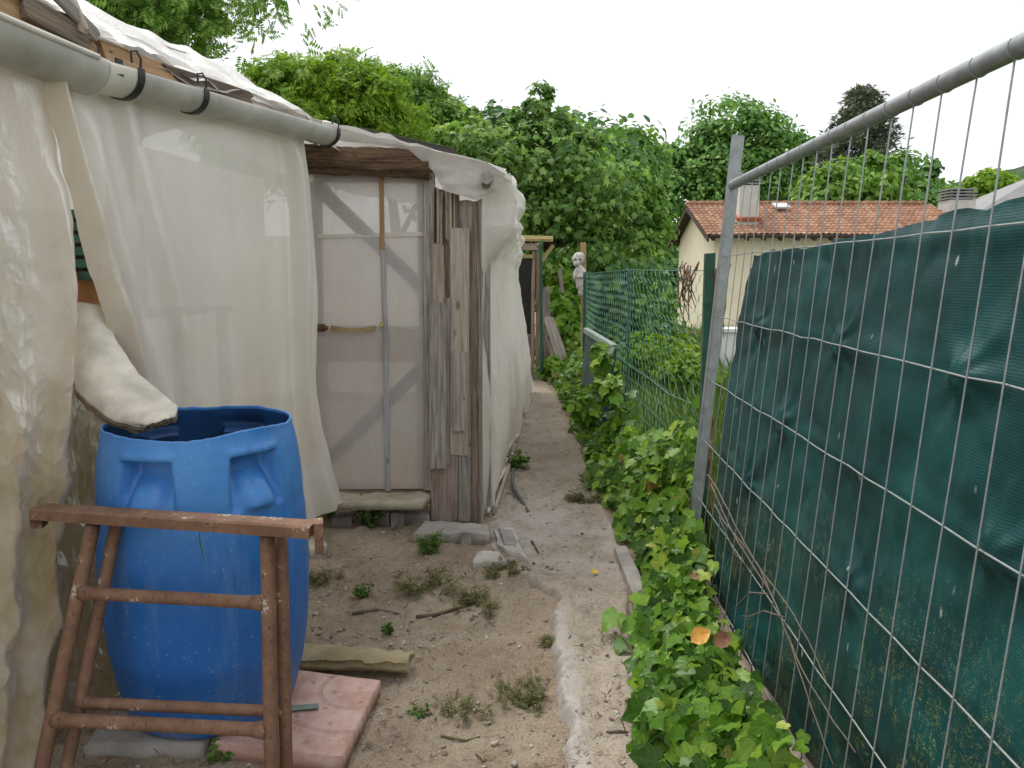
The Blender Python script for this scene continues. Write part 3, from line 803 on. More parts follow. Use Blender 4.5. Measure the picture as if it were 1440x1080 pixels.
# acacias behind the shed
Y0 = 13.0
E = [ell(430, 150, 80, 50, Y0), ell(480, 125, 55, 38, Y0), ell(375, 135, 40, 25, Y0), ell(410, 200, 110, 45, Y0), ell(545, 170, 65, 55, Y0), ell(390, 108, 14, 14, Y0)]
tree('acacia_tree', 'bright yellow-green feathery tree rising behind the shed roof, nearest the gutter', 'tree', E, 6500, L_PIN, .26, M['leaf_bright'], gbase(-3.4, 13.4), .16, .26, 90, 5, 14, droop=.3)
Y0 = 16.0
E = [ell(575, 160, 60, 48, Y0), ell(620, 180, 45, 40, Y0), ell(525, 150, 45, 45, Y0), ell(560, 118, 28, 20, Y0), ell(605, 140, 14, 22, Y0), ell(525, 110, 22, 16, Y0), ell(440, 118, 26, 22, Y0), ell(400, 118, 14, 26, Y0)]
tree('ash_tree', 'mid green tree with ragged top standing between the yellow-green tree and fig', 'tree', E, 4600, L_PIN, .30, M['leaf_mid'], gbase(-2.2, 16.4), .17, .26, 80, 6, 14, droop=.3)
# the big fig
Y0 = 11.8
E = [ell(765, 140, 18, 20, Y0), ell(725, 185, 22, 26, Y0), ell(825, 190, 22, 26, Y0), ell(650, 165, 20, 18, Y0), ell(745, 240, 100, 70, Y0), ell(835, 270, 75, 62, Y0), ell(675, 215, 50, 40, Y0), ell(770, 165, 30, 28, Y0), ell(770, 200, 55, 35, Y0), ell(862, 335, 50, 50, Y0), ell(770, 320, 85, 70, Y0), ell(640, 200, 30, 32, Y0), ell(880, 285, 32, 50, Y0), ell(700, 260, 60, 50, Y0), ell(800, 195, 40, 26, Y0)]
tree('fig_tree', 'large spreading fig tree with lobed leaves beyond the end of the path', 'tree', E, 14500, L_FIG, .110, M['leaf_fig'], gbase(.62, 12.3),   .13, .20, 210, 8, 34, droop=.55, limb_r=.2)
Y0 = 17.0
E = [ell(640, 250, 90, 60, Y0), ell(780, 260, 120, 70, Y0), ell(760, 360, 130, 70, Y0), ell(862, 372, 50, 50, Y0), ell(690, 190, 45, 35, Y0)]
tree('plum_tree', 'dark dense tree filling the gaps behind the fig', 'tree', E, 9000, L_OVAL, .18, M['leaf_dark'], gbase(.9, 17.5), .16, .32, 60, 9, 10)
Y0 = 24.0
E = [ell(885, 235, 42, 48, Y0), ell(905, 262, 28, 50, Y0), ell(850, 230, 50, 40, Y0), ell(900, 335, 26, 60, Y0), ell(890, 205, 20, 18, Y0)]
tree('maple_tree', 'mid green tree seen between the fig and the tiled roof', 'tree', E, 8500, L_OVAL, .20, M['leaf_mid'], gbase(4.0, 24.5), .2, .24, 110, 10, 10)
# broad crown behind the house
Y0 = 50.0
E = [ell(1030, 205, 55, 62, Y0), ell(1000, 235, 60, 52, Y0), ell(1065, 215, 42, 55, Y0), ell(950, 250, 50, 45, Y0), ell(1020, 165, 38, 30, Y0), ell(1075, 258, 40, 40, Y0), ell(925, 230, 28, 25, Y0), ell(1095, 190, 10, 14, Y0), ell(960, 300, 70, 50, Y0), ell(900, 250, 30, 40, Y0)]
tree('linden_tree', 'tall round-crowned deciduous tree standing behind the tiled roof and near chimney', 'tree', E, 22000, L_OVAL, .31, M['leaf_oak'], gbase(13.5, 50), .5, .20, 260, 12, 16)
Y0 = 54.0
E = [ell(1125, 235, 34, 30, Y0), ell(1140, 272, 55, 34, Y0), ell(1125, 205, 12, 18, Y0), ell(1110, 262, 30, 40, Y0)]
tree('young_tree', 'small loose tree between the round crown and the conifer', 'tree', E, 5200, L_OVAL, .40, M['leaf_oak'], gbase(19.5, 54), .3, .28, 40, 13, 8)
Y0 = 40.0
E = [ell(1175, 268, 45, 32, Y0), ell(1225, 262, 40, 38, Y0), ell(1195, 285, 60, 25, Y0)]
tree('bushy_tree', 'rounded light green tree in front of the dark conifer', 'tree', E, 6500, L_OVAL, .30, M['leaf_mid'], gbase(17.4, 41.5), .25, .28, 50, 14, 8)
Y0 = 46.0
E = [ell(1262, 262, 34, 36, Y0), ell(1285, 282, 45, 24, Y0), ell(1245, 240, 22, 26, Y0)]
tree('hazel_tree', 'mid green bushy tree just right of the dark conifer', 'tree', E, 4600, L_OVAL, .33, M['leaf_oak'], gbase(23, 46), .25, .28, 40, 15, 8)
Y0 = 52.0
E = [ell(1306, 238, 13, 10, Y0), ell(1306, 262, 17, 16, Y0), ell(1300, 285, 24, 14, Y0)]
tree('sapling_tree', 'slim dark tree with a tufted top behind the far end of the roof', 'tree', E, 1100, L_OVAL, .5, M['leaf_dark'], gbase(27.6, 52), .2, .3, 22, 16, 8)
Y0 = 60.0
E = [ell(1385, 262, 28, 16, Y0), ell(1350, 272, 30, 16, Y0), ell(1405, 268, 22, 14, Y0), ell(1388, 246, 10, 6, Y0)]
tree('walnut_tree', 'light green low tree below the hill, rightmost over the shade cloth', 'tree', E, 4000, L_OVAL, .38, M['leaf_bright'], gbase(36, 60), .25, .3, 40, 17, 8)

# the conifer: whorls of drooping branches
def conifer(name, label, base, apex, r0, mat, seed=1):
    rs = np.random.RandomState(seed); base = np.array(base); apex = np.array(apex); H = apex[2] - base[2]
    root = thing(name, label, 'tree', tuple(base))
    MB().tube([base, base + (apex - base) * .5, apex], [.32, .2, .03], 8).build('trunk', M['bark'], root, True)
    pos, dr, sc, nr = [], [], [], []
    for i in range(420):
        f = rs.rand() ** .8
        z = base[2] + H * (.18 + .82 * f)
        L = r0 * (1 - f) ** .55 * rs.uniform(.45, 1.12) + .35
        a = rs.uniform(0, 6.28); hd = np.array([math.cos(a), math.sin(a), 0])
        ax = base + (apex - base) * ((z - base[2]) / H)
        m = int(12 + L * 13)
        for q in rs.rand(m) ** .7:
            p = ax + hd * L * q + np.array([0, 0, .28 * L * q - .62 * L * q * q + (.25 * f * L * q)]) + rs.normal(0, .16, 3)
            pos.append(p); dr.append(hd + rs.normal(0, .55, 3) + np.array([0, 0, -.35])); nr.append(np.array([0, 0, .8]) + rs.normal(0, .7, 3)); sc.append(.48 * rs.uniform(.6, 1.25))
    T = np.array([(0, 0, 0), (.10, .4, .03), (0, 1, -.05), (-.10, .4, .03), (.30, .62, -.02), (-.30, .62, -.02), (.04, .2, 0), (-.04, .2, 0), (.05, .38, 0), (-.05, .38, 0)], float)
    F = np.array([(0, 1, 2, 3), (6, 4, 8, 6), (7, 9, 5, 7)])
    F = np.array([(0, 1, 2), (0, 2, 3), (6, 4, 8), (7, 9, 5)])
    V, FF = scatter(T, F, np.array(pos), np.array(nr), np.array(dr), np.array(sc))
    obj('crown', V, FF, mat, root)
conifer('conifer_tree', 'dark ragged conifer rising behind the tiled roof', (22.6, 50.5, -1.2), at_y(1212, 128, 50.5), 4.6, M['leaf_fir'], 4)

# shrubs and climbers in the garden
def bush(name, label, ells, n, leaf, size, mat, base, seed, cat='bush', group=None):
    root = thing(name, label, cat, tuple(base), group)
    pos, nrm, cen, rs = crown_points(ells, n, .34, 26, seed, .35)
    gr = gz(pos[:, 0], pos[:, 1]) + .02
    pos[:, 2] = np.maximum(pos[:, 2], gr)
    V, FF = scatter(leaf[0], leaf[1], pos, nrm, rs.normal(0, 1, pos.shape) + np.array([0, 0, -.4]), size * rs.uniform(.6, 1.25, len(pos)))
    obj('leaves', V, FF, mat, root)
    mb = MB(); base = np.array(base)
    for q in cen[:12]:
        mb.tube([base, (base + q) / 2 + rs.normal(0, .05, 3), q], [.018, .012, .004], 5)
    mb.build('stems', M['bark'], root)
    return root
bush('climbing_vine', 'bright leafy vine climbing over the broken boards beside the netting frame', [ell(795, 385, 22, 30, 11.4), ell(800, 440, 25, 38, 11.3), ell(785, 505, 26, 22, 11.0), ell(770, 520, 20, 18, 10.5), ell(745, 395, 10, 25, 12.2)], 1100, L_IVY, .12, M['leaf_vine'], gbase(.78, 11.5), 31, 'vine')
bush('laurel_bush', 'dark rounded bush behind the far chain link fence', [ell(905, 455, 42, 26, 15, .8), ell(850, 450, 36, 40, 16, .8), ell(920, 472, 22, 14, 18, .8)], 2600, L_OVAL, .16, M['leaf_dark'], gbase(2.6, 15.6), 32)
bush('elder_bush', 'mid green shrub on the slope left of the cream wall', [ell(880, 405, 50, 32, 20, 1), ell(840, 410, 40, 40, 18, 1), ell(915, 425, 20, 25, 22, .8)], 3000, L_OVAL, .2, M['leaf_mid'], gbase(3.0, 19.6), 33)
bush('garden_shrub', 'light green low shrub on the lawn in front of the house', [ell(915, 500, 60, 18, 11, .5), ell(965, 520, 30, 18, 10, .5)], 1400, L_OVAL, .11, M['leaf_bright'], gbase(2.1, 11), 34)

bush('hedge', 'dark tall hedge closing the gap between the fig and the cream gable wall', [ell(935, 375, 34, 50, 46, 1.5), ell(925, 430, 40, 40, 44, 1.5), ell(885, 390, 40, 50, 46, 1.5)], 4200, L_OVAL, .34, M['leaf_dark'], gbase(8.6, 45), 35, 'hedge')
# grass on the lower garden, seen through the fence
n = 26000
y = 3.2 + 26 * RS.rand(n) ** 1.8; x = 1.0 + RS.rand(n) * (1.2 + .34 * y)
z = gz(x, y); a = RS.uniform(0, 6.28, n)
T = np.array([(-.035, 0, 0), (.035, 0, 0), (.028, .5, .03), (-.028, .5, .03), (0, 1, .18)]); 
F3 = np.array([(0, 1, 2), (0, 2, 3), (3, 2, 4)])
o = foliage('grass', T, F3, np.stack([x, y, z - .01], -1), np.stack([np.cos(a), np.sin(a), .25 + 0 * a], -1), np.stack([RS.normal(0, .3, n), RS.normal(0, .3, n), np.ones(n)], -1), (.14 + .22 * RS.rand(n)) * (1 + .03 * y), M['grass'])
props(o, 'long yellow-green grass of the garden below the fence', None, None, 'stuff')

# ------------------------------------------------------------------ house below the garden
HX0, HX1, HYF, HYB = float(at_y(965, 287, 35)[0]), float(at_y(1307, 295, 35)[0]), 31.0, 39.0
ZE, ZR = float(at_y(997, 331, 31)[2]), float(at_y(965, 288, 35)[2])
HYM = (HYF + HYB) / 2
house = thing('house', 'cream house with terracotta tiled roof beyond the garden', 'house', (13, 35, -1.1))
wx0, wx1, wy0, wy1 = HX0 + .45, HX1 - .45, HYF + .65, HYB - .65
def gable_wall():
    zt = lambda yy: ZE - .12 + (ZR - ZE) * (1 - abs(yy - HYM) / (HYB - HYM))
    b = -1.6
    front = [(wx0, wy0, b), (wx1, wy0, b), (wx1, wy0, zt(wy0)), (wx0, wy0, zt(wy0))]
    back = [(wx1, wy1, b), (wx0, wy1, b), (wx0, wy1, zt(wy1)), (wx1, wy1, zt(wy1))]
    left = [(wx0, wy1, b), (wx0, wy0, b), (wx0, wy0, zt(wy0)), (wx0, HYM, zt(HYM)), (wx0, wy1, zt(wy1))]
    right = [(wx1, wy0, b), (wx1, wy1, b), (wx1, wy1, zt(wy1)), (wx1, HYM, zt(HYM)), (wx1, wy0, zt(wy0))]
    V = front + back + left + right
    return V, [(0, 1, 2, 3), (4, 5, 6, 7), (8, 9, 10, 11, 12), (13, 14, 15, 16, 17)]
V, Fc = gable_wall(); obj('wall', V, Fc, M['stucco'], house)
# roof slopes: pantile waves stepped in courses
def tile_slope(y_e, y_r):
    nx = int((HX1 - HX0) / .22) * 6; rows = 12; per = 3
    xx = np.linspace(HX0, HX1, nx + 1); tt, oo = [], []
    for r in range(rows):
        for k in range(per + 1): tt.append((r + k / per) / rows); oo.append(.045 * (1 - k / per))
    tt = np.array(tt); oo = np.array(oo)
    wv = .045 * np.abs(np.sin(np.pi * (xx - HX0) / .22))
    yy = y_e + (y_r - y_e) * tt; zz = ZE + (ZR - ZE) * tt + oo
    sag = .02 * fbm(xx[:, None] * .8, yy[None] * .8, 0, 3)
    Pg = np.stack([np.repeat(xx[:, None], len(tt), 1), np.repeat(yy[None], len(xx), 0), zz[None] + wv[:, None] + sag], -1)
    return Pg if y_e < y_r else Pg[::-1]
rf = grid_obj('roof', tile_slope(HYF, HYM), M['tiles'], house)
grid_obj('roof', tile_slope(HYB, HYM), M['tiles'], house)
mb = MB()
for i in range(int((HX1 - HX0) / .4)):
    x0 = HX0 + i * .4; mb.tube([(x0, HYM, ZR + .03), (x0 + .42, HYM, ZR + .05)], [.12, .14], 10)
mb.build('ridge_tiles', M['tiles'], house, True)
mb = MB(); sl = math.atan2(ZR - ZE, HYM - HYF)
Lr = math.hypot(ZR - ZE, HYM - HYF)
for sgn, ye in ((1, HYF), (-1, HYB)):
    R = Matrix.Rotation(sl * sgn, 3, 'X'); cy = (ye + HYM) / 2
    mb.box(((HX0 + HX1) / 2, cy, (ZE + ZR) / 2 - .075), (HX1 - HX0 - .02, Lr - .02, .05), R)
mb.build('roof_boarding', M['rafter'], house)
x = HX0 + .25
for i in range(17):
    if x > HX1: break
    R = Matrix.Rotation(sl, 3, 'X')
    MB().box((x, HYF + .45, ZE + .04), (.12, .95, .17), R).build('rafter', M['rafter'], house); x += .66
for sgn, ye in ((1, HYF), (-1, HYB)):
    R = Matrix.Rotation(sl * sgn, 3, 'X')
    MB().box((HX0 + .03, (ye + HYM) / 2, (ZE + ZR) / 2 - .17), (.07, Lr, .15), R).build('barge_board', M['rafter'], house)
for yy in (HYF + .75, HYM, HYB - .75):
    zt = ZE + (ZR - ZE) * (1 - abs(yy - HYM) / (HYM - HYF)) - .24
    MB().box((HX0 + .30, yy, zt), (.5, .2, .22)).build('purlin', M['rafter'], house)
# chimney on the front slope
def chimney(p, w, h, parent, capname='cowl'):
    ch = MB().box((p[0], p[1], p[2] + h / 2), (w, w * .9, h)).build('chimney', M['stucco_white'], parent)
    c = MB()
    for k in range(4): c.box((p[0], p[1], p[2] + h + .06 + k * .12), (w * 1.12, w * 1.02, .045))
    for sx in (-1, 1):
        for sy in (-1, 1): c.box((p[0] + sx * w * .45, p[1] + sy * w * .4, p[2] + h + .24), (.05, .05, .48))
    c.build(capname, M['grey_metal'], ch)
    MB().box((p[0], p[1] - w * .30, p[2] + .34), (w * 1.25, w * .62, .14), Matrix.Rotation(sl, 3, 'X')).build('flashing', M['terrace'], ch)
    return ch
chp = at_y(1049, 310, 32.5)
chimney((chp[0], 32.5, chp[2] - .25), .80, 1.62, house)
sk = MB().box((at_y(1099, 299, 34.0)[0], 34.1, 4.34), (.62, .62, .07), Matrix.Rotation(sl, 3, 'X')).build('skylight', M['sky_glass'], house)
pole('eave_gutter', (HX0 + .1, HYF - .04, ZE - .02), (HX1 - .1, HYF - .04, ZE - .04), .06, M['rafter'], house, 10, n=4)
MB().box((10.6, wy0 - .02, -.1), (1.1, .06, 1.2)).build('window', M['window_dark'], house)
MB().box((14.4, wy0 - .02, -.1), (1.1, .06, 1.2)).build('window', M['window_dark'], house)
MB().box((12.5, wy0 - .02, -.55), (1.0, .06, 2.1)).build('door', M['rafter'], house)

# grey-roofed neighbour beyond the shade cloth: chimney and a corner of roof show
h2 = thing('neighbour_house', 'grey-roofed house at the right edge with a slatted-cap chimney', 'house', (24, 36, -1.1))
c2 = at_y(1345, 292, 35.0); pr = at_y(1500, 243, 36.0)
x0 = c2[0] - 1.8; x1 = x0 + 11
MB().box(((x0 + x1) / 2, 37.6, .6), (x1 - x0 - 1, 6, 4.0)).build('wall', M['stucco'], h2)
zt, ze = pr[2] + .3, 2.75
rv = [(x0, 33.8, ze), (x1, 33.8, ze), (x1, 41.4, ze), (x0, 41.4, ze), (pr[0] + .1, 37.6, zt), (x1 - 3, 37.6, zt)]
rv2 = [(a, b, c - .12) for a, b, c in rv]
obj('roof', rv + rv2, [(0, 1, 5, 4), (2, 3, 4, 5), (0, 4, 3), (1, 2, 5), (6, 10, 11, 7), (8, 11, 10, 9), (6, 9, 10), (7, 11, 8), (0, 6, 7, 1), (1, 7, 8, 2), (2, 8, 9, 3), (3, 9, 6, 0)], M['slate'], h2)
chb = MB().box((c2[0], 35, c2[2] - .25), (1.12, .95, 1.1)).build('chimney', M['stucco_white'], h2)
cc = MB()
for k in range(4): cc.box((c2[0], 35, c2[2] + .36 + k * .13), (1.25 - .03 * k, 1.05, .05))
for sx in (-1, 1):
    for sy in (-1, 1): cc.box((c2[0] + sx * .45, 35 + sy * .35, c2[2] + .56), (.06, .06, .5))
cc.build('cowl', M['grey_metal'], chb)

# orange edging and paved yard by the house
P = np.stack(np.meshgrid(np.linspace(6.6, 20, 28), np.linspace(27, 31.9, 12), indexing='ij'), -1)
Pz = gz(P[..., 0], P[..., 1]) + .05
grid_obj('yard', np.concatenate([P, Pz[..., None]], -1), M['stucco_white'])['kind'] = 'structure'
p = at_y(985, 478, 26.5)
ter = MB().box((p[0] + 1.2, 26.6, p[2] + .02), (4.6, .3, .46)).box((p[0] + 1.2, 26.6, p[2] - .6), (4.4, .26, .78)).build('brick_edging', M['terrace'])
props(ter, 'low orange brick edging at the foot of the cream house', 'edging')
p = at_y(1008, 540, 14)
wb = MB()
wb.box((4.15, 14, float(gz(4, 14)) + .38), (.9, .5, .76)); wb.box((4.15, 14, float(gz(4, 14)) + .80), (1.0, .6, .06))
props(wb.build('white_planter', M['white_paint']), 'white box half hidden between the leaning fence post and green cloth', 'planter')
# ------------------------------------------------------------------ the plastic-covered shed
shed = thing('greenhouse_shed', 'makeshift greenhouse shed of old boards wrapped in milky polythene sheeting', 'shed', (-1.2, 4.0, 0))
DY = 4.35                                    # plane of the door front

def wall_sheet(name, Lp, Rp, mat, nfun, parent=shed, ns=90, nt=160, left_s=None, jag=.006, n0=0.0):
    """sheet hung in the wall plane; its edges are given by points that were read off the photo and set on that plane"""
    def curve(pts):
        sz = np.array([q if len(q) == 3 else wall_sz(*q, n0) for q in pts], float)
        d = np.concatenate([[0], np.cumsum(np.hypot(*np.diff(sz, axis=0).T))]); d /= d[-1]
        tt = np.linspace(0, 1, nt)
        # smooth resample
        a = np.stack([np.interp(tt, d, sz[:, 0]), np.interp(tt, d, sz[:, 1])], -1)
        for _ in range(6): a[1:-1] = (a[:-2] + 2 * a[1:-1] + a[2:]) / 4
        return a
    R = curve(Rp)
    if left_s is not None:
        L = np.stack([np.full(nt, left_s), np.linspace(R[0, 1] - .03, .0, nt)], -1)
    else: L = curve(Lp)
    k = np.linspace(0, 1, ns)[None, :, None]
    SZ = L[:, None] + (R - L)[:, None] * k
    s, z = SZ[..., 0], SZ[..., 1]
    s = s + jag * fbm(z * 14, s * 3, 3, 3) * np.abs(k[..., 0] * 2 - 1) ** 8
    n = nfun(s, z, np.broadcast_to(k[..., 0], s.shape), np.linspace(0, 1, nt)[:, None])
    P = WA + WD * s[..., None] + WN * n[..., None] + np.stack([0 * z, 0 * z, z], -1)
    P[..., 2] = np.maximum(P[..., 2], .012 + .02 * np.abs(fbm(s * 9, 2.2, 0, 2)))
    return grid_obj(name, P, mat, parent)

# main sheet behind the barrel: diagonal rolled fold on its left, hanging pleats on its right
def n_main(s, z, k, t):
    n = .020 * fbm(s * 1.3, z * .9, 1, 3) + .012 * fbm(s * 3.5 + z * .8, z * .7, 5, 3)
    n += .055 * np.exp(-((k - .055) / .05) ** 2) * sstep(0, .1, t) + .030 * np.exp(-((k - .20 - .05 * t) / .045) ** 2)
    n += .034 * np.exp(-((k - .895) / .030) ** 2) * sstep(.0, .12, t) - .02 * np.exp(-((k - .83) / .03) ** 2) + .02 * np.exp(-((k - .965) / .015) ** 2)
    n += .05 * sstep(.55, 1, t) * sstep(.6, 1, k) + .012 * creases(s, z, 21, 5, 2.0, 6.0) * (.4 + .6 * sstep(.3, .8, t))
    n += -.05 * sstep(.95, 1.0, k) 
    return n - .01
wall_sheet('wall_sheet', [(66, 84), (92, 220), (115, 310), (140, 400), (160, 470), (185, 545), (205, 600), (215, 700), (212, 850), (210, 930)],
           [(426, 168), (440, 250), (446, 330), (447, 420), (446, 520), (452, 600), (462, 660), (474, 700)], M['film'], n_main, ns=130, nt=150)
# yellowed inner layer of the rolled fold
def n_fold(s, z, k, t): return .045 + .05 * np.sin(k * math.pi) + .012 * fbm(s * 8, z * 4, 7, 3)
wall_sheet('folded_hem', [(54, 84), (84, 215), (106, 300), (130, 395), (152, 468), (178, 545), (198, 595)], [(80, 90), (125, 235), (158, 340), (182, 430), (200, 500), (215, 560), (225, 600)], M['film_fold'], n_fold, ns=24, nt=120, n0=.05)
# near left sheet, crumpled towards the ground
def n_left(s, z, k, t):
    low = sstep(.25, .75, t)
    n = .02 * fbm(s * 1.6, z * .8, 2, 3) + .02 * fbm(s * 3 + 1.2 * z, z * 1.2, 3, 3)
    n += low * (.060 * creases(s, z, 5, 9, 3.0, 13.0) - .05 + .012 * fbm(s * 6 + z * 3, z * 5, 6, 4)) + .010 * creases(s, z, 15, 4, 2.5, 8.0) - .005
    n += .05 * np.exp(-((k - .97) / .03) ** 2) * sstep(.1, .3, t) + .035 * np.exp(-((k - .86) / .035) ** 2) * low
    return n + .035 + .04 * low
ls = wall_sheet('wall_sheet', None, [(66, 88), (88, 220), (104, 315), (107, 400), (104, 480), (98, 560), (86, 660), (80, 760), (78, 860), (66, 980), (48, 1090)], M['film_left'], n_left, left_s=-1.0, ns=200, nt=280, n0=.05)
# crumpled stained skirt behind the barrel, its shade painted into the film colour
def n_skirt(s, z, k, t): return -.05 + .08 * creases(s, z, 8, 8, 4.0, 12.0) + .02 * fbm(s * 8, z * 5, 9, 4) + .03 * t
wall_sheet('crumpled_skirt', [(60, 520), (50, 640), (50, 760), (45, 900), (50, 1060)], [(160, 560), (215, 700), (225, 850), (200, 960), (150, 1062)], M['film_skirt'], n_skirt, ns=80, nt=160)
# inside of the shed: back sheets so that nothing is hollow
def back_pt(s, n, z): return wall(s, n, z)
def flat_sheet(name, a, b, z0, z1, mat, amp=.03, m=40, n=50):
    a, b = np.array(a, float), np.array(b, float)
    d = (b - a) / np.linalg.norm(b - a); q = np.array([d[1], -d[0], 0])
    k = np.linspace(0, 1, m)[:, None]; zz = np.linspace(z0, z1, n)[None]
    base = a + (b - a) * k[..., None]
    sx = np.linalg.norm(b - a) * k + 0 * zz
    off = amp * fbm(sx * 2, zz + 0 * sx, a[0], 4)
    return grid_obj(name, base + q * off[..., None] + np.stack([0 * off, 0 * off, zz + 0 * off], -1), mat, shed)
flat_sheet('back_sheet', (-3.9, 1.2, 0), (-2.9, 9.3, 0), -.02, 2.5, M['film_side'])
flat_sheet('end_sheet', (-2.9, 9.3, 0), (-.12, 9.25, 0), -.02, 1.85, M['film_side'])
flat_sheet('end_sheet', (-3.9, 1.2, 0), (-1.62, 1.12, 0), -.02, 2.0, M['film_side'])
# posts in the near part
for s_ in (-.85, .72, 2.0):
    plank('post', wall(s_, -.09, -.05), wall(s_, -.09, 2.02), .07, .06, WD, M['wood_brown'], shed)

# near roof: boards under sheeting, rising away from the gutter
RSL = .60
def roof_pt(s, d, lift=0.0):
    return wall(s, -d, 2.10 + RSL * d + lift)
s_ = np.linspace(-1.1, 2.45, 120)[:, None]; d_ = np.linspace(-.03, .43, 40)[None]
lift = .02 * fbm(s_ * 3, d_ * 3, 1, 4) + .06 * creases(s_ + 0 * d_, d_ + 0 * s_, 31, 6, 2, 8) - .10 * sstep(1.9, 2.45, s_)
dd = d_ + .035 * fbm(s_ * 5, 1.0, 2, 3) * (d_ < .3) + 0 * s_
Pr = WA + WD * s_[..., None] + WN * (-dd)[..., None] + np.stack([0 * dd, 0 * dd, 2.135 + RSL * dd + lift], -1)
grid_obj('roof_sheet', Pr, M['film_roof'], shed)
for i, d0 in enumerate((.10, .33)):
    plank('roof_board', roof_pt(-1.05, d0, -.02), roof_pt(2.1, d0, -.04 - .02 * (i % 2)), .22, .022, tuple(-WN + np.array([0, 0, RSL])), M['wood_grey'], shed, seed=i)
# far slope of the near roof down to the back
s2 = np.linspace(-1.1, 2.45, 40)[:, None]; d2 = np.linspace(.43, 2.5, 26)[None]
Pb = WA + WD * s2[..., None] + WN * (-(d2 + 0 * s2))[..., None] + np.stack([0 * (d2 + s2), 0 * (d2 + s2), 2.135 + RSL * .43 - .10 * (d2 - .43) - .10 * sstep(1.9, 2.45, s2) + .02 * fbm(s2 * 3, d2 * 3, 5, 3)], -1)
grid_obj('roof_sheet', Pb, M['film_roof'], shed)

def wpt(u, v, n=.0):
    s, z = wall_sz(u, v, n); return wall(s, n, z)
upW = np.array([0, 0, 1.0])
# rotten fascia boards just above the gutter
plank('fascia_board', wpt(-70, -22, .02), wpt(122, 55, .02), .10, .03, upW, M['wood_tan'], shed, jag=.03, warp=.008, seed=2)
plank('fascia_board', wpt(30, 8, .045), wpt(128, 62, .045), .07, .025, upW, M['wood_brown'], shed, jag=.03, warp=.006, seed=3)
plank('fascia_board', wpt(138, 68, .03), wpt(243, 110, .03), .075, .026, upW, M['wood_tan'], shed, jag=.02, warp=.012, seed=5)
plank('fascia_board', wpt(236, 108, .028), wpt(350, 142, .028), .060, .022, upW, M['wood_brown'], shed, jag=.04, warp=.008, seed=6)
plank('broken_lath', wpt(66, -20, .06), wpt(138, 52, .05), .045, .012, upW, M['wood_grey'], shed, jag=.02, seed=7)
plank('broken_lath', wpt(100, 2, .03), wpt(118, 44, .07), .03, .010, upW, M['wood_pale'], shed, jag=.01, seed=8)
plank('fascia_board', wpt(330, 140, .02), wpt(452, 176, .02), .045, .02, upW, M['wood_pale'], shed, jag=.02, seed=9)
pole('roof_log', at_y(270, 90, 4.3), at_y(348, 116, 4.9), .027, M['wood_grey'], shed, 12, bump=.12)
# ragged strip of sheeting hanging over the boards onto the gutter
sg = np.linspace(-1.0, 2.25, 240)[:, None]; kg = np.linspace(0, 1, 12)[None]
drop = np.clip(.035 + .05 * fbm(sg * 2.2, 3.1, 0, 4) + .05 * sstep(1.0, 1.9, sg), .004, .12)
Pg = WA + WD * sg[..., None] + WN * (.045 - .09 * (1 - kg) + .012 * fbm(sg * 7, kg * 2, 0, 3))[..., None] + np.stack([0 * (sg + kg), 0 * (sg + kg), 2.165 + .015 * fbm(sg * 5, 1.0, 0, 3) - drop * kg ** .8 + .03 * (1 - kg)], -1)
grid_obj('torn_sheet', Pg, M['film_roof'], shed)

# ------------------------------------------------------------------ gutter
gut = MB()
GA, GB = np.array(at_y(-60, 28, 2.02)), np.array(at_y(120, 100, 2.50))
def trough(mb, a, b, r, thick=.004, n=24, seg=26, bulge=0.0, a0=-.15, a1=math.pi + .15):
    a, b = np.array(a), np.array(b); d = (b - a) / np.linalg.norm(b - a)
    side = np.cross(d, [0, 0, 1.0]); side /= np.linalg.norm(side); up = np.cross(side, d)
    rings = []
    for i in range(n + 1):
        f = i / n; c = a + (b - a) * f
        rr = r * (1 + bulge * (f if bulge else 0))
        ring = []
        for q, sgn in ((rr, 1), (rr - thick, -1)):
            th = np.linspace(a0, a1, seg)[::sgn]
            ring += [c + side * math.cos(x) * q - up * math.sin(x) * q for x in th]
        rings.append(ring)
    k = len(rings[0]); V = [p for r_ in rings for p in r_]
    F = [(i * k + j, i * k + (j + 1) % k, (i + 1) * k + (j + 1) % k, (i + 1) * k + j) for i in range(n) for j in range(k)]
    F.append(tuple(range(k - 1, -1, -1))); F.append(tuple(n * k + j for j in range(k)))
    mb.add(V, F); return d, side, up
gutter = MB()
g0, g1 = np.array(at_y(-90, 10, 1.93)), np.array(at_y(120, 93, 2.46))
h0, h1 = np.array(at_y(108, 88, 2.44)), np.array(at_y(462, 186, 4.02))
trough(gutter, h0, h1, .066)
gobj = gutter.build('gutter', M['gutter'], shed, True)
m2 = MB(); dG, sG, uG = trough(m2, g0, g1, .083, bulge=.0)
m2.build('gutter_sleeve', M['gutter'], gobj, True)
m3 = MB(); trough(m3, g1 - dG * .02, h0 + (h1 - h0) * .105, .0725); m3.build('gutter_joint', M['gutter_white'], gobj, True)
pole('gutter_rim', g0 + sG * .083 + uG * .008, g1 + sG * .083 + uG * .008 - dG * .06, .009, M['gutter_white'], gobj, 10)
dH = (h1 - h0) / np.linalg.norm(h1 - h0); sH = np.cross(dH, [0, 0, 1.0]); sH /= np.linalg.norm(sH); uH = np.cross(sH, dH)
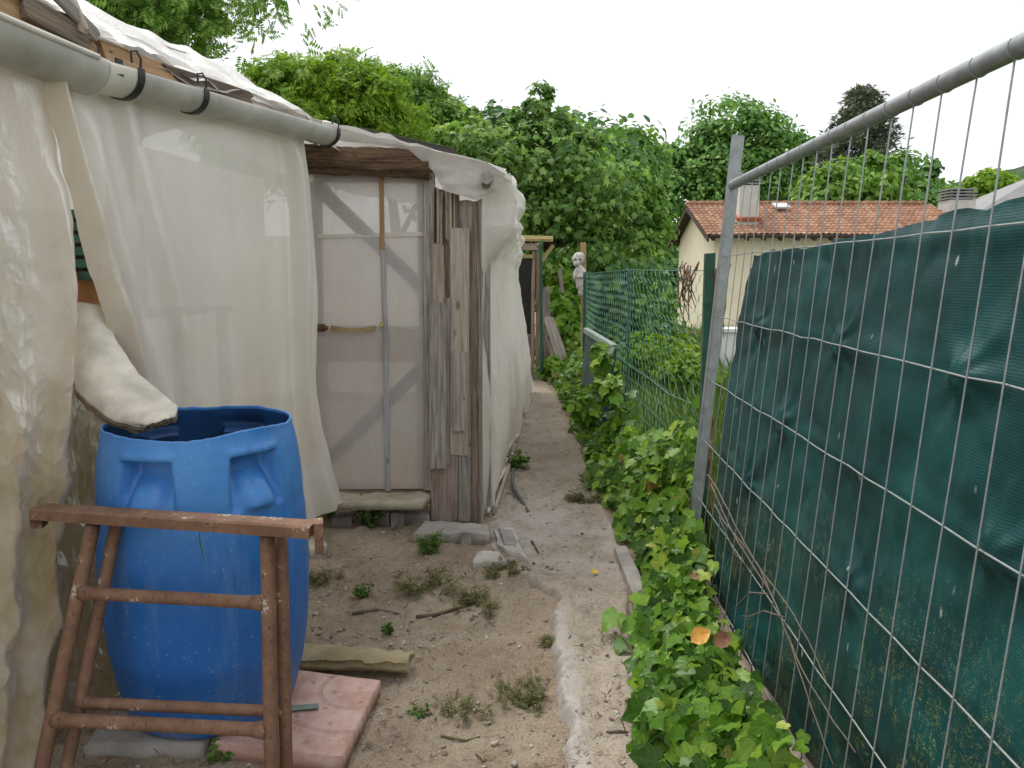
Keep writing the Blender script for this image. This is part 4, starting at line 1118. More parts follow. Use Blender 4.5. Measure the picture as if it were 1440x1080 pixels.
def bracket(p, r, sgn_clip=True):
    b = MB(); 
    ring = [p + sH * math.cos(x) * r - uH * math.sin(x) * r for x in np.linspace(-.2, math.pi + .1, 20)]
    wv = dH * .014
    V = []
    for q in ring:
        o_ = (q - p) / r * .004
        V += [q - wv, q + wv, q + wv + o_, q - wv + o_]
    F = [(i * 4 + j, i * 4 + (j + 1) % 4, i * 4 + 4 + (j + 1) % 4, i * 4 + 4 + j) for i in range(19) for j in range(4)] + [(3, 2, 1, 0), (76, 77, 78, 79)]
    b.add(V, F)
    top = ring[0]
    b.tube([top, top + uH * .03 + sH * .004, top + uH * .055 - sH * .01, top + uH * .055 - sH * .03, top + uH * .02 - sH * .03], .004, 6)
    return b.build('gutter_bracket', M['dark_metal'], gobj)
for f in (.33, .985): bracket(h0 + (h1 - h0) * f, .0675)
MB().box(h0 + (h1 - h0) * .055 + sH * .073 + uH * .0, (.006, .03, .05), Matrix.Rotation(-.2, 3, 'Z')).build('joint_clip', M['dark_metal'], gobj)
bracket(h0 + (h1 - h0) * .115, .074)['label'] = 'pale clip where the gutter joint meets the run'

# ------------------------------------------------------------------ door front
def fp(u, v, off=0.0): return at_y(u, v, DY - off)
XV = np.array([1.0, 0, 0])
# big split log over the door
pole('door_log', fp(415, 224, .07), fp(604, 231, .06), .076, M['wood_rot'], shed, 22, squash=.9, bump=.16, n=60, seed=3)
plank('lintel', fp(422, 240, .0), fp(640, 243, .0), .03, .05, upW, M['wood_brown'], shed, seed=12)
door = MB()
# door leaf = frame + film + braces, parts of the shed's door
dz0, dz1 = fp(520, 690)[2], fp(520, 246)[2]; dx0, dx1 = fp(436, 500)[0], fp(601, 500)[0]
fr = plank('door', (dx1 - .02, DY + .02, dz0), (dx1 - .02, DY + .02, dz1), .05, .03, XV, M['wood_grey'], shed, seed=21)
def dplank(name, a, b, w, off, mat, seed, thick=.02): return plank(name, fp(*a, off), fp(*b, off), w, thick, XV if abs(a[0] - b[0]) < 60 and abs(a[1] - b[1]) > 100 else upW, mat, fr, seed=seed, jag=.003)
dplank('frame_rail', (442, 252), (600, 253), .04, -.035, M['wood_brace'], 22)
dplank('frame_rail', (446, 682), (601, 684), .045, -.035, M['wood_brace'], 23)
dplank('frame_rail', (444, 462), (601, 464), .035, -.037, M['wood_brace'], 24)
dplank('frame_stile', (448, 250), (452, 686), .045, -.035, M['wood_brace'], 25)
for q, (a, b) in enumerate((((441, 258), (600, 412)), ((458, 650), (600, 512)))):
    plank('brace', fp(*a, -.022), fp(*b, -.022), .075, .018, (0.6, 0, .8) if q == 0 else (-.6, 0, .8), M['wood_brace'], fr, seed=26 + q)
# film over the door
kx = np.linspace(0, 1, 70)[:, None]; kz = np.linspace(0, 1, 120)[None]
PX_ = dx0 - .03 + (dx1 - dx0 + .02) * kx + 0 * kz; PZ_ = dz0 + .012 + (dz1 - dz0) * kz + 0 * kx
sag = .006 * fbm(PX_ * 4, PZ_ * 2.2, 3, 4) + .008 * np.sin(kx * math.pi * 2) ** 2 * np.sin(kz * math.pi)
grid_obj('door_film', np.stack([PX_, DY - .004 + sag, PZ_], -1), M['film_door'], fr)
# thin pressing battens in front of the film
plank('batten', fp(536, 246, .014), fp(537, 352, .014), .026, .010, XV, M['wood_tan'], fr, seed=31)
plank('batten', fp(538, 352, .013), fp(546, 690, .013), .030, .009, XV, m_wood('grey_blue_batten', (.30, .30, .31), (.50, .50, .51), dirt=.2, tint=.1), fr, seed=32)
plank('batten', fp(446, 332, .006), fp(600, 329, .006), .022, .004, upW, M['film_side'], fr, seed=33)
plank('sill_strip', fp(468, 692, .01), fp(602, 694, .01), .018, .02, upW, M['wood_brown'], fr, seed=34)
# handle, latch and knob
hd = MB(); a, b = fp(465, 462, .03), fp(527, 462, .03)
prof = []
for i in range(25):
    f = i / 24; x = a[0] + (b[0] - a[0]) * f
    prof.append((x, DY - .018 - .022 * math.sin(f * math.pi) ** .6, a[2] - .006 * math.sin(f * math.pi)))
V = []
for i, p in enumerate(prof):
    f = i / 24; h = .017 - .008 * math.sin(f * math.pi); dpt = .012
    V += [(p[0], p[1], p[2] - h), (p[0], p[1], p[2] + h), (p[0], p[1] + dpt, p[2] + h), (p[0], p[1] + dpt, p[2] - h)]
F = [(i * 4 + j, i * 4 + (j + 1) % 4, i * 4 + 4 + (j + 1) % 4, i * 4 + 4 + j) for i in range(24) for j in range(4)] + [(3, 2, 1, 0), (96, 97, 98, 99)]
hd.add(V, F); hd.build('handle', M['wood_yellow'], fr)
lt = MB(); c_ = fp(450, 461, .03); lt.box(c_, (.055, .022, .042)); lt.tube([c_ + [.02, -.012, 0], c_ + [.045, -.012, .0]], .012, 10); lt.build('latch', M['rust_dark'], fr)
kn = MB(); c_ = fp(537, 456, .016); kn.tube([c_ + [0, .004, 0], c_ + [0, -.014, 0]], [.017, .013], 12, squash=.7); kn.build('turn_button', M['wood_yellow'], fr)
# planks of the corner, left to right
def vpl(u0, u1, v0, v1, off, mat, seed, thick=.022, name='plank', du=0, jag=.006):
    a, b = fp((u0 + u1) / 2 + du, v0, off), fp((u0 + u1) / 2, v1, off)
    wd = (u1 - u0) / FPX * DY / 1.0
    return plank(name, a, b, wd, thick, XV, mat, shed, seed=seed, jag=jag)
vpl(596, 612, 244, 688, .015, M['wood_grey'], 41, .03, 'door_jamb')
vpl(604, 646, 268, 732, .012, M['wood_brown'], 42)
vpl(646, 664, 282, 734, .016, M['wood_grey'], 43)
vpl(664, 672, 284, 736, .030, M['wood_brown'], 44, .03)
vpl(672, 680, 284, 738, .012, M['wood_grey'], 45, .03)
vpl(605, 644, 640, 731, .040, M['wood_pink'], 46)
vpl(645, 663, 628, 733, .040, M['wood_grey'], 47)
vpl(609, 626, 344, 470, .042, M['wood_pink'], 48)
vpl(633, 659, 321, 640, .044, M['wood_pale'], 49, .024, jag=.003)
vpl(604, 628, 426, 658, .066, M['wood_grey'], 50, .026, jag=.004)
vpl(626, 634, 420, 652, .050, M['wood_grey'], 51)
vpl(637, 655, 494, 606, .070, M['wood_pale'], 52, .014)
# splintered post head
for i in range(12):
    u = 608 + i * 2.9; vpl(u, u + 3.6, 262 + (i * 37 % 17), 330 + (i * 53 % 45), .034 + .004 * (i % 3), M['wood_rot' if i % 4 == 1 else 'wood_brown' if i % 2 else 'wood_pale'], 60 + i, .014, 'splinter', jag=.02)
plank('corner_post', (-.155, DY + .10, -.02), (-.155, DY + .10, 1.95), .07, .07, XV, M['wood_grey'], shed, seed=80)
# wall framing along the side
def side_x(y): return -.17 + .0755 * (np.asarray(y, float) - DY)
for yy in (5.6, 7.0, 8.4): plank('post', (float(side_x(yy)) - .08, yy, -.02), (float(side_x(yy)) - .08 - .04 * (yy - 4.3), yy, 1.93), .06, .06, XV, M['wood_grey'], shed, seed=int(yy * 10))
pole('eave_pole', (-.13, 4.16, 1.90), (-.06, 9.3, 1.90), .032, M['wood_grey'], shed, 12, bump=.08)

# roof over the door part
yy = np.linspace(4.14, 9.35, 110)[:, None]; kk = np.linspace(0, 1, 60)[None]
xe = .0 + .012 * (yy - 4.2)
xx = xe - kk * (2.6)
zz = 1.955 + .215 * (xe - xx) + .018 * fbm(xx * 4, yy * 2.5, 1, 4) + .02 * ridged(xx * 3, yy * 3, 3, 3) * sstep(0, .2, kk) - .05 * (1 - sstep(0, .06, kk))
grid_obj('roof_sheet', np.stack([xx, yy + 0 * xx + .05 * fbm(xx * 3, 1.0, 0, 3) * (yy < 4.3), zz], -1), M['film_roof'], shed)
a, b = fp(512, 184, -.35), fp(640, 213, -.35)
plank('roofing_felt', a, b, .16, .012, (-.1, 1, .05), M['dark_net'], shed, jag=.01, seed=90)
# front apron: the sheet drawn across from the gutter end and wrapped over the beam end
top = [(438, 172), (470, 178), (510, 188), (560, 199), (610, 211), (650, 221), (690, 231), (712, 238)]
bot = [(448, 200), (475, 197), (520, 202), (575, 211), (608, 240), (624, 268), (672, 282), (706, 262)]
def lerp_pts(pts, k):
    a = np.array(pts, float); d = np.linspace(0, 1, len(a)); return np.stack([np.interp(k, d, a[:, 0]), np.interp(k, d, a[:, 1])], -1)
ka = np.linspace(0, 1, 110); kb = np.linspace(0, 1, 26)
T_, B_ = lerp_pts(top, ka), lerp_pts(bot, ka)
UV = T_[:, None] + (B_ - T_)[:, None] * kb[None, :, None]
ap = np.zeros((110, 26, 3))
for i in range(110):
    for j in range(26):
        ap[i, j] = at_y(UV[i, j, 0], UV[i, j, 1], 4.235 - .02 * math.sin(kb[j] * 3.1))
ap[..., 1] += .03 * fbm(ap[..., 0] * 6 + ap[..., 2] * 5, ap[..., 2] * 9, 4, 3) - .012 * ridged(ap[..., 0] * 5 - ap[..., 2] * 7, ap[..., 2] * 10, 2, 3)
grid_obj('roof_apron', ap, M['film_roof'], shed)
pole('beam_end', fp(684, 259, .16), fp(676, 259, -.4), .024, M['wood_brown'], shed, 12, bump=.1)

# side sheet: bunched at the eave, falling to the path
yv = np.concatenate([np.linspace(4.28, 5.2, 110), np.linspace(5.22, 9.3, 150)])[:, None]; kz = np.linspace(0, 1, 150)[None]
zz = 1.95 * (1 - kz) + .015
bun = sstep(.30, .08, kz); bun0 = bun
prof = interp(kz, [(0, .06), (.03, .10), (.08, .115), (.13, .085), (.17, .10), (.21, .075), (.25, .045), (.32, .03), (.45, .035), (.6, .055), (.8, .06), (.93, .03), (1, .0)])
prof = prof + .055 * bun0 * sstep(4.3, 4.45, yv) * sstep(5.6, 4.8, yv) - .24 * (1 - kz) * sstep(4.8, 9.0, yv)
prof = prof - .06 * sstep(4.6, 4.28, yv) * sstep(.14, .3, kz)
off = prof + bun * (.030 * fbm(yv * 4, kz * 13, 1, 4) + .022 * ridged(yv * 2.6, kz * 10, 2, 3)) + (1 - bun) * (.022 * fbm(yv * 3.2 + kz * 1.5, kz * 2.0, 3, 4) + .012 * ridged(yv * 4 - kz * 3, kz * 2, 4, 3))
off += .035 * sstep(.8, 1, kz) * fbm(yv * 4, kz * 5, 8, 3)
off = off * sstep(4.27, 4.42, yv) + .012
Ps = np.stack([side_x(yv) + off, yv + .04 * bun * fbm(yv * 4, kz * 11, 9, 3) + 0 * off, zz + 0 * yv], -1)
grid_obj('side_sheet', Ps, M['film_side'], shed)
# loose flap farther along
yv = np.linspace(7.6, 9.4, 50)[:, None]; kz = np.linspace(0, 1, 60)[None]
Pf = np.stack([side_x(yv) + .03 - .24 * (1 - kz) + .03 * kz + .03 * fbm(yv * 3, kz * 3, 6, 3), yv + 0 * kz, 1.55 - 1.5 * kz + 0 * yv], -1)
grid_obj('loose_flap', Pf, M['film_side'], shed)
# rolled hem lying along the foot of the side sheet
pts = [(float(side_x(y)) + .03 + .015 * math.sin(y * 5), y, .035 + .02 * abs(math.sin(y * 3.3))) for y in np.linspace(4.34, 6.6, 40)]
MB().tube(pts, [.012 + .005 * math.sin(i * .9) - .006 * (i < 2) for i in range(40)], 8).build('rolled_hem', M['film_side'], shed, True)
plank('ground_lath', (-.10, 4.45, .03), (.03, 6.1, .05), .05, .02, upW, M['wood_pale'], shed, seed=91)

# things seen dimly inside, through the gap and through the film
s0, z0 = wall_sz(125, 345, -.30)
cr_ = thing('plastic_crate', 'dark green crate glimpsed through the gap between the plastic sheets', 'crate', tuple(wall(s0, -.4, z0 - .12)))
mb = MB(); c_ = wall(s0 + .1, -.45, z0)
for k in range(6): mb.box(c_ + [0, 0, -.11 + k * .044], (.34, .34, .030))
mb.build('slats', M['crate_green'], cr_)
MB().box(c_, (.315, .315, .245)).build('dark_filler', M['dark_net'], cr_)  # dark box added to close off the bright gaps between the slats
mb = MB()
for sx in (-1, 1):
    for sy in (-1, 1): mb.box(c_ + [sx * .17, sy * .17, 0], (.03, .03, .26))
mb.build('corner_posts', M['crate_green'], cr_)
s1, z1 = wall_sz(135, 410, -.3)
ob = plank('orange_board', wall(s1 - .25, -.32, z1), wall(s1 + .35, -.36, z1), .14, .03, upW, M['orange'], None, seed=95)
props(ob, 'orange board below the green crate, seen through the gap in the plastic', 'board')
st = thing('shelf_rack', 'dim wooden shelf carrying the crate and board behind the plastic sheet', 'shelf', tuple(wall(s1, -.4, 0)))
plank('shelf_board', wall(s1 - .5, -.45, z1 - .10), wall(s1 + .9, -.45, z1 - .10), .30, .025, WN, M['wood_brown'], st, seed=96)
for ds in (-.45, .85):
    for dn in (-.58, -.33): plank('leg', wall(s1 + ds, dn, 0), wall(s1 + ds, dn, z1 - .115), .04, .04, WD, M['wood_brown'], st, seed=97)
tb = MB()
tb.box((-.85, 4.63, .99), (.7, .40, .16)); 
for sx in (-.32, .32):
    for sy in (-.2, .2): tb.box((-.85 + sx, 4.65 + sy * .8, .455), (.05, .05, .91))
props(tb.build('potting_table', M['orange']), 'blurred orange table behind the milky film of the door', 'table')
# ------------------------------------------------------------------ slabs under the barrel
def rough_slab(name, corners, z0, z1, mat, label, cat, amp=.006, n=22, seed=0, rag=.01):
    """thin stone or slab from four ground corners (in order), with a worn outline"""
    c = [np.array(q[:2], float) for q in corners]
    k = np.linspace(0, 1, n)
    A = c[0] + (c[1] - c[0]) * k[:, None]; B = c[3] + (c[2] - c[3]) * k[:, None]
    G2 = A[:, None] + (B - A)[:, None] * k[None, :, None]
    ctr = np.mean(c, 0)
    e = np.minimum(np.minimum(k[:, None], 1 - k[:, None]), np.minimum(k[None], 1 - k[None])) + 0 * k[:, None]
    rim = np.clip(1 - e * n / 1.6, 0, 1)
    G2 = G2 + (ctr - G2) / (np.linalg.norm(ctr - G2, axis=-1, keepdims=True) + 1e-6) * (rim * (rag * (.6 + fbm(G2[..., 0] * 9 + seed, G2[..., 1] * 9, 0, 3))))[..., None]
    top = z1 + amp * fbm(G2[..., 0] * 8, G2[..., 1] * 8, seed, 4) - rim * amp * .8
    P_ = np.concatenate([G2, top[..., None]], -1)
    return slab_obj(name, P_[::-1], np.array([0, 0, -1.0]) * (top[::-1] - z0)[..., None], mat), props
def slab(name, corners, z0, z1, mat, label, cat, **kw):
    o, _ = rough_slab(name, corners, z0, z1, mat, label, cat, **kw)
    return props(o, label, cat)
pv = [at_z(296, 1046, .05), at_z(482, 1068, .05), at_z(536, 958, .05), at_z(392, 940, .05)]
slab('pink_paver', pv, .0, .055, M['paver'], 'square pink paving slab under the right side of the barrel', 'paving slab', amp=.0012, rag=.003, n=40)
slab('concrete_slab', [(-1.25, 2.10), (-.895, 2.10), (-.88, 2.56), (-1.25, 2.58)], -.02, .052, M['concrete'], 'dirty grey slab under the left side of the barrel', 'paving slab', seed=3)
BX, BY, BZ = -.955, 2.355, .058
# ------------------------------------------------------------------ barrel
barrel = thing('barrel', 'big faded blue plastic barrel with its top cut off, beside the plastic wall', 'barrel', (BX, BY, BZ))
prof = [(0, .238), (.015, .250), (.06, .262), (.13, .279), (.22, .292), (.32, .301), (.42, .3055), (.52, .3045), (.60, .301), (.635, .299), (.65, .2955), (.70, .295), (.76, .291), (.82, .283), (.86, .275), (.885, .268), (.90, .266)]
Hb = .90
na, nz = 300, 200
th = np.linspace(0, 2 * np.pi, na, endpoint=False)[None]; zz = np.linspace(0, 1, nz)[:, None]
rim = .002 + .006 * fbm(np.cos(th) * 2.6, np.sin(th) * 2.6, 3, 5) - .008 * np.exp(-((th - 4.75) / .35) ** 2)
def barrel_surface(inner=0.0):
    z = zz * (Hb + rim * zz ** 6)
    r = np.interp(z, [p[0] for p in prof], [p[1] for p in prof])
    for _ in range(5): r[1:-1] = (r[:-2] + 2 * r[1:-1] + r[2:]) / 4
    # hand holds pressed into the shoulder; angle 0 = +X, the camera sits towards -Y/+X
    for a0 in (HOLD_A, HOLD_B, HOLD_A + math.pi, HOLD_B + math.pi):
        da = (th - a0 + math.pi) % (2 * math.pi) - math.pi
        arc = da * .30
        zc = z - .755
        wide = .080 * (1 - .10 * np.clip(zc / .07, -1, 1))
        m = sstep(wide + .012, wide - .006, np.abs(arc) + 0 * z) * sstep(-.085, -.060, zc) * sstep(.083, .071, zc)
        depth = .012 + .050 * sstep(-.08, .05, zc)
        bulge = .036 * np.exp(-((arc / .052) ** 4 + ((zc + .035) / .058) ** 4)) 
        lip = .006 * np.exp(-((zc - .093) / .012) ** 2) * sstep(.10, .07, np.abs(arc) + 0 * z)
        r = r - m * (depth - bulge) * (1 if not inner else 1) + lip
    r = r + .004 * np.cos(2 * (th - .6)) * zz + .0015 * fbm(np.cos(th) * 3, np.sin(th) * 3, z * 4, 3)
    r = r - inner
    return np.stack([BX + r * np.cos(th), BY + r * np.sin(th), BZ + z + 0 * th], -1)
camdir = math.atan2(EYE[1] - BY, EYE[0] - BX)
HOLD_A, HOLD_B = camdir - .56, camdir + .54
out_ = barrel_surface(); inn = barrel_surface(.006)
P = np.concatenate([out_, inn[::-1]], 0)
ob = grid_obj('body', P, M['barrel'], barrel, True, True)
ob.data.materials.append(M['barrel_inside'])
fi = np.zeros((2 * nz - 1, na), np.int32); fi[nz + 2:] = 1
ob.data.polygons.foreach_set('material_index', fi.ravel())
bm = MB(); bm.add([(BX + .237 * math.cos(x), BY + .237 * math.sin(x), BZ + .001) for x in th[0][::4]], [tuple(range(75))[::-1]]); bm.add([(BX + .232 * math.cos(x), BY + .232 * math.sin(x), BZ + .012) for x in th[0][::4]], [tuple(range(75))])
bm.build('base', M['barrel'], barrel)
wt = []
bm = MB(); bm.add([(BX + .288 * math.cos(x), BY + .288 * math.sin(x), BZ + .50) for x in th[0][::4]], [tuple(range(75))])
t = NT('dark_water'); M['water'] = t.done(t.bsdf((.02, .03, .03), .05, None, 0, .5)); bm.build('water', M['water'], barrel)
# grass blade stuck on its side
pb = at_y(281, 765, BY - .325)
MB().tube([pb + [0, 0, .055], pb + [.004, -.006, 0], pb + [.012, -.004, -.05]], [.0012, .002, .0008], 5).build('grass_blade', M['weed'], barrel)

# ------------------------------------------------------------------ curled old sheet whose frayed end rests on the barrel
cs = thing('curled_sheet', 'stained curled board of layered sheeting drooping from the wall gap onto the barrel rim', 'old sheeting', tuple(at_y(150, 520, 2.4)))
eL = [(100, 425), (98, 470), (98, 515), (106, 548), (132, 575), (162, 592), (196, 600)]
eR = [(150, 432), (160, 470), (182, 510), (210, 540), (236, 560), (248, 572), (246, 586)]
ka = np.linspace(0, 1, 60); kb = np.linspace(0, 1, 30)
L_, R_ = lerp_pts(eL, ka), lerp_pts(eR, ka)
def curl(lift, short):
    Q = np.zeros((60, 30, 3))
    for i in range(60):
        for j in range(30):
            f = ka[i] * short; 
            uv = L_[int(f * 59)] * (1 - kb[j]) + R_[int(f * 59)] * kb[j]
            yd = 2.50 - .26 * f + .045 * math.cos((kb[j] - .35) * 3.0) * (-1) - lift * .9
            Q[i, j] = at_y(uv[0], uv[1], yd) + np.array([0, 0, lift])
    Q += .004 * np.stack([fbm(Q[..., 0] * 16, Q[..., 2] * 16, 3, 3)] * 3, -1)
    return Q
for i, (lf, sh) in enumerate(((0, 1.0), (-.010, .985), (-.020, .97))):
    Q = curl(lf, sh)
    Q[-6:, :, :] += (.008 * fbm(np.arange(30) * .8 + i * 9, 2.0, 0, 3))[None, :, None] * np.array([.6, 0, .5]) * np.linspace(0, 1, 6)[:, None, None]
    slab_obj('layer', Q, np.array([0, .002, -.004]), m_simple('layered_sheet_%s' % 'abc'[i], [(.66, .61, .52), (.34, .26, .17), (.26, .19, .12)][i], .85, 0, .35, 12, .35, .004, .15), cs, True)

# ------------------------------------------------------------------ folding trestle
tr = thing('folding_trestle', 'rusty brown folding steel trestle standing against the blue barrel', 'trestle', (-.9, 1.9, 0))
TL, TR = at_y(52, 722, 2.065), at_y(442, 748, 1.865)
d = (TR - TL) / np.linalg.norm(TR - TL); nh = np.array([d[1], -d[0], 0]); nh /= np.linalg.norm(nh)   # towards the camera
if nh[1] > 0: nh = -nh
bar = MB()
upv = np.cross(d, nh); upv = upv if upv[2] > 0 else -upv
def bar_section(a, b, sec, mb):
    V = []
    nseg = 14
    for i in range(nseg + 1):
        p = a + (b - a) * i / nseg
        V += [p + nh * x + upv * z for x, z in sec]
    k = len(sec)
    mb.add(V, [(i * k + j, i * k + (j + 1) % k, i * k + k + (j + 1) % k, i * k + k + j) for i in range(nseg) for j in range(k)] + [tuple(range(k - 1, -1, -1)), tuple(nseg * k + j for j in range(k))])
# folded channel: flat top with a down-turned front lip and a second bar behind
bar_section(TL, TR, [(.026, -.010), (.026, .016), (.021, .021), (-.030, .021), (-.030, .017), (.016, .017), (.021, .012), (.021, -.010)], bar)
bar.build('top_bar', M['rust'], tr)
b2 = MB(); bar_section(TL + d * .012 - nh * .012, TR - d * .01 - nh * .012, [(-.022, -.019), (-.022, .012), (-.018, .018), (.018, .018), (.018, .014), (-.014, .014), (-.017, .011), (-.017, -.019)], b2)
b2.build('top_bar', M['rust_dark'], tr)
en = MB(); e0 = TR + d * .012; en.box(e0 - upv * .010, (.022, .05, .078), Matrix.Rotation(.25, 3, 'Z')); en.tube([e0 - nh * -.02 + d * .012, e0 + nh * .03 + d * .012], .011, 6)
en.build('hinge_plate', M['rust_dark'], tr)
en = MB(); e0 = TL - d * .006; en.box(e0 - upv * .022 - nh * .01, (.03, .045, .035), Matrix.Rotation(.2, 3, 'Z')); en.build('hinge_plate', M['rust_dark'], tr)
def leg_pts(u0, v0, y0, u1, v1, y1): return at_y(u0, v0, y0), at_y(u1, v1, y1)
LT, LB = at_y(131, 738, 2.02), at_z(38, 1178, 0.0)
RT, RB = at_y(376, 752, 1.905), at_z(384, 1182, 0.0)
legs = [(LT, LB), (RT, RB)]
for a, b in legs: pole('leg', a, b, .0185, M['rust'], tr, 14)
BO = np.array([.022, .085, 0.0]); 
for (a, b), bx in zip(legs, (.042, .022)): pole('leg', a + [bx, .045, 0], b + [bx, .050, 0], .0165, M['rust'], tr, 14)
def rung(f0, f1, r, off=np.zeros(3)):
    a = LT + (LB - LT) * f0 + off; b = RT + (RB - RT) * f1 + off
    pole('rung', a, b, r, M['rust'], tr, 14, bump=.03)
    for p, q in ((a, b), (b, a)):
        e = (q - p) / np.linalg.norm(q - p)
        pole('weld_collar', p + e * .010, p + e * .045, r * 1.35, M['rust'], tr, 12, r1=r * 1.02, bump=.06, n=3)
def f_at(T, B, v):
    for f in np.linspace(0, 1, 400):
        p = T + (B - T) * f; q = p - EYE
        yc = q[2] * CP + q[1] * SP; zc = q[1] * CP - q[2] * SP
        if 540 - FPX * yc / zc >= v: return f
    return 1
rung(f_at(LT, LB, 833), f_at(RT, RB, 848), .0165)
rung(f_at(LT, LB, 1011), f_at(RT, RB, 1026), .0175)
rung(f_at(LT, LB, 1001), f_at(RT, RB, 1015), .0150, np.array([.03, .048, 0]))

# ------------------------------------------------------------------ bits on the ground
pr_ = thing('plastic_roll', 'flattened roll of yellowed plastic lying behind the pink slab', 'plastic roll', tuple(at_z(500, 925, 0)))
a, b = at_z(405, 922, .03), at_z(578, 932, .03)
k = np.linspace(0, 1, 60)[:, None]; th2 = np.linspace(0, 2 * np.pi, 28, endpoint=False)[None]
axis = a + (b - a) * k[..., None]; dd_ = (b - a) / np.linalg.norm(b - a); sd_ = np.array([-dd_[1], dd_[0], 0])
wd_ = .085 - .030 * k + .006 * fbm(k * 5, th2 * .8, 0, 3); hd_ = .026 - .006 * k + .006 * fbm(k * 6, np.cos(th2) * 2, np.sin(th2) * 2, 3) + .006 * np.cos(3 * th2 + 1)
Pq = axis + sd_ * (np.cos(th2) * wd_)[..., None] + np.array([0, 0, 1.0]) * (np.sin(th2) * hd_)[..., None]
Pq[..., 2] += .004
grid_obj('tube', Pq, M['film_old'], pr_, True, True)
grid_obj('fold', (Pq[:, 3:12] + np.array([0, -.015, .012])) + .006 * np.stack([fbm(Pq[:, 3:12, 0] * 20, Pq[:, 3:12, 1] * 20, 2, 3)] * 3, -1), M['film_old'], pr_)
o = plank('green_strip', at_z(398, 996, .062), at_z(448, 992, .062), .035, .006, (0, 1, 0), M['green_strip'], None, jag=.006, seed=101); props(o, 'small faded green strip lying on the pink slab', 'plastic strip')
# sill and stones below the door
slab('door_sill', [(-1.20, 4.13), (-.47, 4.15), (-.46, 4.42), (-1.20, 4.44)], .125, .172, M['stone_sill'], 'yellowish stone sill below the polythene door', 'door sill', seed=5, rag=.015, amp=.005)
for i, (u0, u1, v) in enumerate(((520, 548, 728), (548, 570, 730), (566, 606, 726), (468, 498, 728))):
    p, q = at_z(u0, v, .04), at_z(u1, v, .04)
    slab('rubble_stone', [(p[0], p[1] - .02), (q[0], q[1] - .02), (q[0], q[1] + .12), (p[0], p[1] + .12)], -.02, .075 - .008 * i, M['stone'], ['rounded grey stone under the sill, second of the row', 'small grey stone under the sill, third of the row', 'rough broken lump under the sill beside the boards', 'grey stone under the sill, nearest the barrel'][i], 'stone', seed=i, rag=.02, amp=.012)
p, q = at_z(582, 752, .04), at_z(688, 757, .04)
slab('stone_block', [(p[0], p[1] - .01), (q[0], q[1] + .0), (q[0] - .01, q[1] + .17), (p[0] + .02, p[1] + .20)], -.02, .062, M['concrete'], 'long flat grey stone at the foot of the corner boards', 'stone', seed=8, rag=.018, amp=.009, n=30)
def flat(uvs, h, label, mat='stone_pale', seed=0, rag=.02):
    slab('flat_stone', [at_z(u, v, h * .6) for u, v in uvs], -.03, h, M[mat], label, 'stone', seed=seed, rag=rag, amp=.008)
flat([(664, 793), (716, 792), (706, 776), (668, 778)], .026, 'small pale flat stone in front of the grey block', seed=11)
flat([(700, 772), (742, 788), (722, 742), (690, 745)], .030, 'pale wedge of concrete between the grey block and the path', seed=12, rag=.03)
flat([(434, 782), (463, 772), (452, 752), (430, 755)], .034, 'pale flat stone between the barrel and the door', seed=13)
flat([(708, 768), (728, 772), (722, 748), (700, 745)], .05, 'grey stone chip leaning by the corner of the side sheet', 'stone', seed=14, rag=.02)
# kerb of old concrete along the ivy
kp = [at_z(872, 775, .03), at_z(888, 812, .03), at_z(900, 845, .03), at_z(916, 880, .03)]
mb = MB(); V = []
for i, p in enumerate(kp):
    w_ = .035 + .006 * (i % 2)
    V += [p + [-w_, 0, -.05], p + [-w_ * .8, .005, .022], p + [w_ * .8, 0, .028], p + [w_, 0, -.05]]
mb.add(V, [(i * 4 + j, i * 4 + 4 + j, i * 4 + 4 + (j + 1) % 4, i * 4 + (j + 1) % 4) for i in range(3) for j in range(4)] + [(0, 1, 2, 3), (15, 14, 13, 12)])
props(mb.build('kerb_stone', M['concrete']), 'narrow grey concrete kerb half covered by the ivy', 'kerb')
# hose end by the shed foot
pts = [at_z(722, 660, .10), at_z(720, 676, .05), at_z(724, 690, .03), at_z(732, 702, .025), at_z(739, 712, .022), at_z(743, 722, .02)]
props(MB().tube(pts, .0125, 10).build('hose', M['hose'], None, True), 'dark grey hose end lying on the path by the side sheet', 'hose')
# twigs
def twig(pts, r, label, mat='twig'):
    P_ = [at_z(u, v, .0) for u, v in pts]
    P_ = [np.array([p[0], p[1], float(ground_z(p[0], p[1])[0]) + r * .9]) for p in P_]
    props(MB().tube(P_, [r] * (len(P_) - 1) + [r * .4], 6).build('twig', M[mat], None, True), label, 'twig')
twig([(585, 868), (610, 865), (635, 858), (662, 848)], .0075, 'dark twig lying on the soil in front of the corner boards')
twig([(495, 864), (530, 861), (562, 864)], .007, 'pale flat twig left of the dark one on the soil', 'vine_dry')
twig([(620, 1033), (655, 1036), (675, 1031)], .004, 'thin straw-coloured stalk near the bottom of the soil', 'weed_dry')
twig([(852, 1040), (872, 1038), (890, 1041)], .005, 'short brown twig on the path near the ivy at the bottom')
twig([(748, 766), (753, 775), (758, 782)], .008, 'short grey stick on the path near the grey block')

def leaf_thing(u, v, z, size, mat, name, label, tilt=(.2, -.4, .9)):
    p = at_z(u, v, z)
    V, F = scatter(L_OVAL[0] * np.array([1.2, 1, 1.6]), L_OVAL[1], p[None], np.array([tilt]), np.array([[.8, .5, 0]]), np.array([size]))
    props(obj(name, V, F, M[mat]), label, 'leaf')
leaf_thing(832, 805, .035, .04, 'yellow_leaf', 'fallen_leaf', 'small yellow leaf lying on the path')

